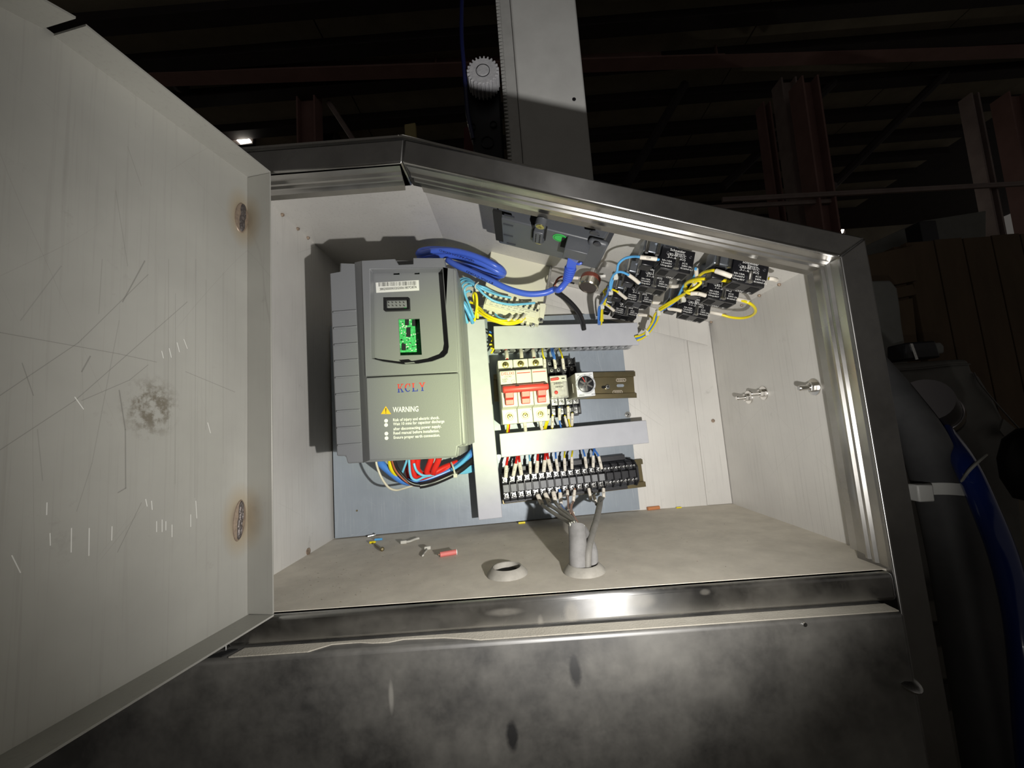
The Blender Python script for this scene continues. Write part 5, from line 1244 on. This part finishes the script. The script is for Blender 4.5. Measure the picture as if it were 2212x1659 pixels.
# ------------------------------------------------------------------ machine column with rack and pinion behind the cabinet
CYF = .262
paint = mat('grey_machine_paint', (.70, .70, .68), .45, 0, var=(.62, .62, .60), vscale=18)
rack_m = mat('milled_rack_steel', (.68, .68, .66), .42, .25, var=(.58, .58, .56), vscale=30)
c0, c1 = at(1110, 100, CYF), at(1254, 100, CYF)
mc = thing('machine_column', 'tall grey machine column with a toothed rack on its left edge', 'machine column', T(c0.x, CYF, -.95))
MB().box(c0.x, c1.x, CYF, CYF + .11, -.95, 1.35).build('column_tube', paint, mc, bevel=.003, seg=3)
r0 = at(1086, 100, CYF + .004).x
MB().box(r0, c0.x - .0006, CYF + .004, CYF + .030, -.95, 1.35).build('rack_bar', rack_m, mc, bevel=.0006)
pitch = .0066
tooth = MB().prism([(r0 + .001, -.0026), (r0 - .0058, -.0008), (r0 - .0058, .0008), (r0 + .001, .0026)], CYF + .004, CYF + .030, M=T(0, 0, .30)).build('rack_tooth', rack_m, mc, smooth=0)
for i in range(1, 108): dup(tooth, mc, (0, 0, i * pitch))
q = at(1240, 215, CYF)
MB().lathe([(.0030, .0002), (.0030, .0008), (.0016, .0010), (.0012, -.001), (0, -.001)], q, (0, -1, 0), 16).build('grub_screw', plast_bk, mc)
# pinion
g = at(1043.5, 157, CYF)
pn = thing('pinion_gear', 'pale plastic pinion gear meshing with the rack', 'gear', T(g.x, CYF + .02, g.z))
nt_, ro, ri = 24, .0262, .0222
pts = []
for i in range(nt_):
    for f, r in ((.0, ri), (.22, ri), (.34, ro), (.66, ro), (.78, ri)):
        t = 2 * math.pi * (i + f) / nt_; pts.append((g.x + r * math.cos(t), g.z + r * math.sin(t)))
gear_m = mat('greased_white_plastic', (.66, .66, .68), .4, 0, var=(.50, .50, .53), vscale=120, bump=.4, bscale=300)
MB().prism(pts, CYF - .004, CYF + .026).build('toothed_wheel', gear_m, pn, bevel=.0005)
MB().lathe([(.0105, 0), (.0114, 0), (.0114, .0006), (.0105, .0006)], (g.x, CYF - .004, g.z), (0, -1, 0), 28, closed=True).build('hub_ring', plast_bk2, pn)
MB().lathe([(.0098, 0), (.0092, .0016), (0, .0020)], (g.x, CYF - .004, g.z), (0, -1, 0), 24).build('greased_hub', gear_m, pn)
MB().cyl((g.x, CYF + .02, g.z), (g.x, CYF + .10, g.z), .008, n=16).build('shaft', rack_m, pn)
# gearbox plate under the pinion
bk = mat('black_casting', (.012, .012, .014), .45, .2, bump=.2, bscale=90)
gb = thing('gearbox', 'black cast gearbox hanging below the pinion gear', 'gearbox', T(g.x, CYF + .06, g.z - .08))
pp = [(1010, 180), (1080, 180), (1090, 345), (1040, 345), (1022, 320), (1018, 270), (1008, 240), (1006, 205)]
MB().prism([(p.x, p.z) for p in (at(a, b, CYF + .034) for a, b in pp)], CYF + .034, CYF + .11).build('casting', bk, gb, bevel=.004, seg=3)
for a, b, r in ((1053, 308, .011), (1020, 275, .006), (1066, 270, .006)):
    q = at(a, b, CYF + .033); MB().lathe([(r, -.002), (r, .002), (r * .8, .003), (r * .75, .001), (0, .001)], q, (0, -1, 0), 22).build('bore', bk, gb)
hz = thing('air_hose', 'thin dark blue air hose running up left of the pinion gear', 'hose', T(*at(1008, 250, CYF + .02)))
MB().tube([at(1022, 300, CYF + .03), at(1010, 240, CYF + .02), at(1003, 150, CYF + .01), at(997, 70, CYF + .01), at(999, -40, CYF + .02), at(1004, -200, CYF + .04)], .0036, 10).build('sheath', mat('navy_hose', (.012, .016, .07), .25), hz, smooth=60)
rp = thing('red_bracket', 'dark red painted bracket low behind the gearbox', 'bracket', T(*at(1010, 340, .40)))
MB().prism([(p.x, p.z) for p in (at(a, b, .40) for a, b in ((1002, 275), (1015, 270), (1085, 345), (1085, 380), (1002, 380)))], .40, .43).build('plate', mat('dark_red_paint', (.10, .012, .012), .5), rp, bevel=.002)

# ------------------------------------------------------------------ hoses beside the cabinet
hose_m = mat('black_rubber_hose', (.050, .050, .052), .55, 0, var=(.085, .085, .085), vscale=14)
h1 = thing('thick_hose', 'thick dark rubber hose bending down beside the cabinet', 'hose', T(*at(2140, 1650, .06)))
MB().tube([at(1750, 700, .36), at(1830, 745, .27), at(1895, 815, .21), at(1945, 880, .175), at(1992, 950, .15), at(2032, 1060, .125), at(2066, 1200, .105), at(2096, 1350, .09), at(2128, 1520, .075), at(2165, 1720, .06), at(2230, 2000, .04)], .0225, 22).build('hose_wall', hose_m, h1, smooth=60)
h2 = thing('blue_hose', 'glossy blue air hose tied to the thick hose', 'hose', T(*at(2212, 1500, .03)))
MB().tube([at(1990, 880, .245), at(2040, 935, .185), at(2085, 1005, .105), at(2130, 1105, .075), at(2167, 1200, .06), at(2196, 1310, .045), at(2214, 1430, .035), at(2228, 1600, .03), at(2250, 1800, .02)], [.0098, .0100], 16).build('hose_wall', mat('blue_pu_hose', (.010, .030, .18), .18, coat=.3), h2, smooth=60)
tie_w = mat('bright_nylon', (.58, .58, .55), .4)
t = thing('hose_tie', 'broad white cable tie round the thick dark hose', 'cable tie', T(*at(2040, 1064, .1)))
ctr = at(2036, 1066, .1235); ax_ = (at(2066, 1200, .105) - at(2020, 1020, .13)).normalized()
MB().lathe([(.0232, -.0062), (.0240, -.0062), (.0240, .0062), (.0232, .0062)], ctr, ax_, 32, closed=True).build('strap', tie_w, t)
hq = at(1990, 1064, .098)
MB().box(-.0085, .0075, -.006, .006, -.0085, .0085, T(*hq) @ RY(.05)).build('head', tie_w, t, bevel=.0015)
t = thing('hose_tie', 'translucent white tie round the blue hose', 'cable tie', T(*at(2105, 1015, .09)))
ctr = at(2104, 1013, .090)
MB().tube([at(2078, 1038, .092), at(2092, 1018, .080), at(2112, 998, .078), at(2128, 984, .088)], .0026, 8, flat=.5).build('strap', mat('milky_tie', (.42, .42, .38), .4), t)
cl = thing('hose_clamp', 'chrome band clamp on the fitting behind the hoses', 'clamp', T(*at(2022, 890, .22)))
cc = at(2020, 892, .215)
MB().lathe([(.0262, -.010), (.0275, -.010), (.0275, .010), (.0262, .010)], cc, (.75, .62, -.25), 40, closed=True).build('band', mat('chrome', (.62, .58, .60), .08, 1.0), cl)
MB().lathe([(.0258, -.075), (.0258, .030)], cc, (.75, .62, -.25), 30).build('fitting', mat('dark_fitting', (.035, .03, .03), .5), cl)
MB().box(-.010, .010, -.004, .004, -.004, .006, T(*(cc + Vector((0, -.012, .027)))) @ RY(.2)).build('clamp_screw_housing', mat('chrome2', (.62, .58, .60), .10, 1.0), cl, bevel=.001)

# ------------------------------------------------------------------ goods stacked to the right, behind the hoses
def slabq(name, label, cat, quad, y, depth, m, part='body', bevel=.004, ground=False):
    pts = [at(a, b, y) for a, b in quad]
    if ground:
        for p in pts[-2:]: p.z = -.95
    base = pts[-1]
    t = thing(name, label, cat, T(base.x, y, base.z))
    MB().prism([(p.x, p.z) for p in pts], y, y + depth).build(part, m, t, bevel=bevel, seg=3)
    return t
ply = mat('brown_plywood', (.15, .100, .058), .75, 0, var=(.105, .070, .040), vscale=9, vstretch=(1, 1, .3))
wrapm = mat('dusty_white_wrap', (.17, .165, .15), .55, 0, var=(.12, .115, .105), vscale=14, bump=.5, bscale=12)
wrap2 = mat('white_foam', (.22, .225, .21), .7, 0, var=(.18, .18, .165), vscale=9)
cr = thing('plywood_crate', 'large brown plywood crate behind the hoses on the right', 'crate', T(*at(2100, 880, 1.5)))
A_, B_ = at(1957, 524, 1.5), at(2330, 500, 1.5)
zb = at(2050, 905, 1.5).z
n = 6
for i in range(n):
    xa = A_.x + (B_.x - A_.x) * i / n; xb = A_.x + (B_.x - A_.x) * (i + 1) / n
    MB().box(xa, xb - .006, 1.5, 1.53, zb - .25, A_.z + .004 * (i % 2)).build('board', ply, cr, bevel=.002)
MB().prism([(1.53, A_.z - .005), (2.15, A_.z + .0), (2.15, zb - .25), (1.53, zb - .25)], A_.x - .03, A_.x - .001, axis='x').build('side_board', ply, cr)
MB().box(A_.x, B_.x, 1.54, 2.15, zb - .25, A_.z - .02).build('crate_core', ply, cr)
# side wall of the crate, planks with gaps
sd = thing('plywood_crate', 'smaller brown plywood crate with open joints at the cabinet corner', 'crate', T(*at(1920, 740, 1.35)))
for a, b in ((530, 610), (613, 640), (643, 745)):
    u = [at(1870, a + 22, 1.35), at(1972, a, 1.35), at(1982, b - 4, 1.35), at(1878, b + 16, 1.35)]
    MB().prism([(p.x, p.z) for p in u], 1.35, 1.46).build('plank', ply, sd, bevel=.003)
u0, u1 = at(1878, 766, 1.37), at(1982, 745, 1.37)
MB().box(u0.x, u1.x, 1.37, 1.46, -.95, u1.z + .3).build('crate_core', ply, sd)
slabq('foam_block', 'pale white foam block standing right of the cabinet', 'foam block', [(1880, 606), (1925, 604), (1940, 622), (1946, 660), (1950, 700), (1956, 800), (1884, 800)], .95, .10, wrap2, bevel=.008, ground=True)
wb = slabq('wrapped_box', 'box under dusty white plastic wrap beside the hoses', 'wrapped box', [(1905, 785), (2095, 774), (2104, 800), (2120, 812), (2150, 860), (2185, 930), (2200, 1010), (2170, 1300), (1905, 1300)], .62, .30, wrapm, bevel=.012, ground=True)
MB().tube([at(2104, 805, .618), at(2118, 830, .612), at(2160, 880, .612), at(2205, 930, .615)], .004, 6, flat=.4).build('wrap_fold', wrapm, wb)
MB().tube([at(1925, 800, .618), at(1990, 795, .612), at(2050, 788, .614), at(2095, 786, .618)], .003, 6, flat=.4).build('wrap_fold', wrapm, wb)
MB().prism([(p.x, p.z) for p in (at(a, b, .60) for a, b in ((2168, 905), (2205, 935), (2170, 942), (2160, 930)))], .60, .604).build('wrap_corner', wrapm, wb)
dv = slabq('black_device', 'small black device with a white cap on the wrapped box', 'device', [(1956, 740), (2022, 735), (2034, 772), (1957, 778)], .80, .06, plast_bk2, bevel=.006)
MB().prism([(p.x, p.z) for p in (at(a, b, .805) for a, b in ((2020, 741), (2032, 739), (2040, 748), (2040, 762), (2026, 766)))], .805, .845).build('cap', wrap2, dv, bevel=.003)
MB().prism([(p.x, p.z) for p in (at(a, b, .798) for a, b in ((1966, 742), (1972, 742), (1984, 776), (1978, 777)))], .798, .802).build('buckle', zinc, dv)
bag = thing('black_bag', 'black rounded bag at the right picture edge', 'bag', T(*at(2212, 1130, .50)))
bc_ = at(2232, 1005, .50)
MB().lathe([(0, -.075), (.03, -.068), (.045, -.03), (.047, .01), (.038, .05), (.018, .072), (0, .076)], bc_, (.12, 0, 1), 26).build('bag_body', mat('black_sack', (.006, .006, .007), .5), bag)
clm = mat('grey_cloth', (.13, .12, .10), .85, 0, var=(.085, .08, .068), vscale=10, vstretch=(.6, .6, 2.5), bump=.4, bscale=25)
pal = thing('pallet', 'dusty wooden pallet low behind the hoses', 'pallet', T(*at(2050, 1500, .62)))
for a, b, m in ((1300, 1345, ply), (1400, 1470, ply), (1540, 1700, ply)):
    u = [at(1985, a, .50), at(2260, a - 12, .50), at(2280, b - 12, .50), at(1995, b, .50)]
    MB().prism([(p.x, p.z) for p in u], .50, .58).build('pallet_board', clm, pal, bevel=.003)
ws = slabq('white_sheet', 'grey-white slanted board beyond the crates', 'board', [(1872, 530), (1985, 478), (2130, 455), (2130, 520), (1975, 524), (1900, 545)], 2.4, .02, wrap2, ground=True)
dk = slabq('dark_post', 'short dark post beyond the crates', 'post', [(1985, 478), (2022, 476), (2028, 518), (1992, 520)], 2.2, .1, plast_bk2, ground=True)

# ------------------------------------------------------------------ the hall
conc = mat('dark_concrete', (.42, .375, .29), .9, 0, var=(.32, .285, .22), vscale=2.2)
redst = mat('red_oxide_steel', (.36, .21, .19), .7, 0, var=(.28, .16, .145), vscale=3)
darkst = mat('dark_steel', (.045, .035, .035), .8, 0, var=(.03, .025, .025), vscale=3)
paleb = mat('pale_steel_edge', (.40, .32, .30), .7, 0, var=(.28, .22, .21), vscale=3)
yel = mat('crane_yellow', (.50, .36, .03), .6)
RZ_ = 5.5
tag(MB().box(-14, 16, -6, 16, -.98, -.95).build('floor', conc), kind='structure')
tag(MB().box(-14, 16, 12.0, 12.2, -.95, RZ_ + .2).build('wall_back', conc), kind='structure')
ce = tag(MB().box(-14, 16, -6, 12.2, RZ_ + .12, RZ_ + .2).build('ceiling', darkst), kind='structure')
# roof slabs between the purlins, joints open
ys = [3.2, 4.0, 4.55, 5.15, 5.85, 6.6, 7.3, 8.0, 8.7, 9.5, 10.4, 11.4, 12.0]
for j in range(len(ys) - 1):
    nx = 6
    for i in range(nx):
        xa = -8 + 18 * i / nx; xb = -8 + 18 * (i + 1) / nx
        MB().box(xa + .01, xb - .01, ys[j] + .01, ys[j + 1] - .01, RZ_, RZ_ + .1).build('roof_slab', conc, ce)
def purlin(y, k):
    t = thing('roof_purlin', 'dark steel roof purlin, %s from the front' % ord_[k], 'purlin', T(-8, y, RZ_), 'roof purlins')
    MB().box(-8, 10, y - .05, y + .05, RZ_ - .16, RZ_ - .001).build('purlin_web', darkst, t)
    MB().box(-8, 10, y - .10, y + .10, RZ_ - .18, RZ_ - .16).build('purlin_flange', darkst, t)
for k, y in enumerate(ys[1:-1]): purlin(y, k)
def ibeam(name, label, p, q, h, w, m, cat='girder', vertical=False, fl_m=None):
    """I-section from p to q"""
    p, q = Vector(p), Vector(q)
    t = thing(name, label, cat, T(*p)); d = (q - p).normalized(); L = (q - p).length
    up = Vector((1, 0, 0)) if vertical else Vector((0, 0, 1)); side = d.cross(up).normalized(); up = side.cross(d).normalized()
    F = Matrix.Translation(p) @ Matrix((d, side, up)).transposed().to_4x4()
    MB(F).box(0, L, -.012, .012, -h / 2, h / 2).build('web', m, t)
    for s in (-1, 1): MB(F).box(0, L, -w / 2, w / 2, s * h / 2 - .012, s * h / 2 + .012).build('flange', fl_m or m, t)
    return t, F, L
def hbeam(name, label, pa, pb, Y, h, w, m, **k):
    z0 = (at(*pa, Y).z + at(*pb, Y).z) / 2
    a, b = pick(ID, *pa, z0, 2), pick(ID, *pb, z0, 2)
    return ibeam(name, label, a, b, h, w, m, **k)
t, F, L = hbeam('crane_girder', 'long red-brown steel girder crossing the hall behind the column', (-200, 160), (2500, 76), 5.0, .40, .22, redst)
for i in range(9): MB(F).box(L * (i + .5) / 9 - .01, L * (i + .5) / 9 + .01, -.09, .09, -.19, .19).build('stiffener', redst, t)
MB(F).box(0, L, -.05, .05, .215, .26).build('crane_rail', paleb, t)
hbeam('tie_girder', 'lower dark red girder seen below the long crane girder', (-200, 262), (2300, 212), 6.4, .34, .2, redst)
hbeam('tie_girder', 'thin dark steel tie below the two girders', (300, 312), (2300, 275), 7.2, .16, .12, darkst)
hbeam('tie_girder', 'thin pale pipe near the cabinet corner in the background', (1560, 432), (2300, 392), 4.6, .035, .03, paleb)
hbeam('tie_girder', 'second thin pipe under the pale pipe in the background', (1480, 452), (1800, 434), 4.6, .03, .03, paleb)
def col(label, px0, px1, Y, w, d, m, name='hall_column'):
    a, b = at(*px0, Y), at(*px1, Y)
    return ibeam(name, label, (b.x, Y, -.95), (a.x, Y, min(RZ_, a.z)), w, d, m, cat='column', vertical=True)
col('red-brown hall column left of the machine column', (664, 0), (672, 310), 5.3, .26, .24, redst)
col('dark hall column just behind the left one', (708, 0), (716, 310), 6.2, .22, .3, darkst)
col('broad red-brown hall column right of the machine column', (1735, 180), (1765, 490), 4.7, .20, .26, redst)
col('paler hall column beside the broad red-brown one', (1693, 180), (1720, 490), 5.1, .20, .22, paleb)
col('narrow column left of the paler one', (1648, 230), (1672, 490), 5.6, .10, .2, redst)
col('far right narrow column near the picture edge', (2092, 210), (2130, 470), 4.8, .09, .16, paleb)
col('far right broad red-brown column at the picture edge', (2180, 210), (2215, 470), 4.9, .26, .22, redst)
def brace(label, pa, pb, Y, w, m):
    a, b = at(*pa, Y), at(*pb, Y)
    u_ = (a - b).normalized(); a = a + u_ * ((RZ_ - .12 - a.z) / max(.2, u_.z))     # up to the underside of the roof
    t = thing('brace', label, 'brace', T(*b)); MB().cyl(a, b, w, n=8).build('bar', m, t)
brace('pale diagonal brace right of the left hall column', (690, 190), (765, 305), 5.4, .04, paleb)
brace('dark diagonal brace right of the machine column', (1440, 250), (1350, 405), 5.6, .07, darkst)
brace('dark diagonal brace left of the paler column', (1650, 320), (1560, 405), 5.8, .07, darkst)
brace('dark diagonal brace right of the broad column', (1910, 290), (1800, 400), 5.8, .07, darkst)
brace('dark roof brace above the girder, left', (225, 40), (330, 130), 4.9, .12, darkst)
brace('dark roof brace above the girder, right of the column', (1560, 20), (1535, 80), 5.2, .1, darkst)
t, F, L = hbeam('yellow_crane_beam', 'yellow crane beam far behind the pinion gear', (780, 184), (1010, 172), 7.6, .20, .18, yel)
slabq('yellow_plate', 'pale yellow upright bar standing just behind the cabinet top', 'bar', [(873, 268), (897, 264), (912, 325), (885, 325)], 1.2, .02, mat('pale_yellow_paint', (.42, .35, .16), .6), ground=True)
# lamps
def flood(label, quads, Y, strength):
    c = at(*quads[0][0], Y)
    t = thing('flood_light', label, 'lamp', T(*c))
    xs = [at(*p, Y) for q in quads for p in q]
    x0_, x1_ = min(p.x for p in xs), max(p.x for p in xs); z0_, z1_ = min(p.z for p in xs), max(p.z for p in xs)
    MB().box(x0_ - .03, x1_ + .03, Y + .004, Y + .09, z0_ - .02, z1_ + .03).build('housing', darkst, t, bevel=.01)
    m = mat('lamp_glow', (1, 1, 1), .5, emit=((1.0, .93, .80), strength))
    MB().cyl((x0_, Y + .05, z1_), (x0_, Y + .05, RZ_), .02, n=8).build('hanger_rod', darkst, t)
    for q in quads: MB().prism([(p.x, p.z) for p in (at(a, b, Y) for a, b in q)], Y - .004, Y + .004).build('led_panel', m, t)
flood('bright double lamp beyond the open door edge', [[(490, 284), (524, 281), (532, 293), (502, 297)], [(508, 299), (535, 296), (543, 307), (520, 311)]], 6.0, 60)
flood('small bright lamp beyond the right end of the sloping top', [[(1806, 498), (1823, 496), (1820, 503), (1805, 505)]], 6.0, 60)
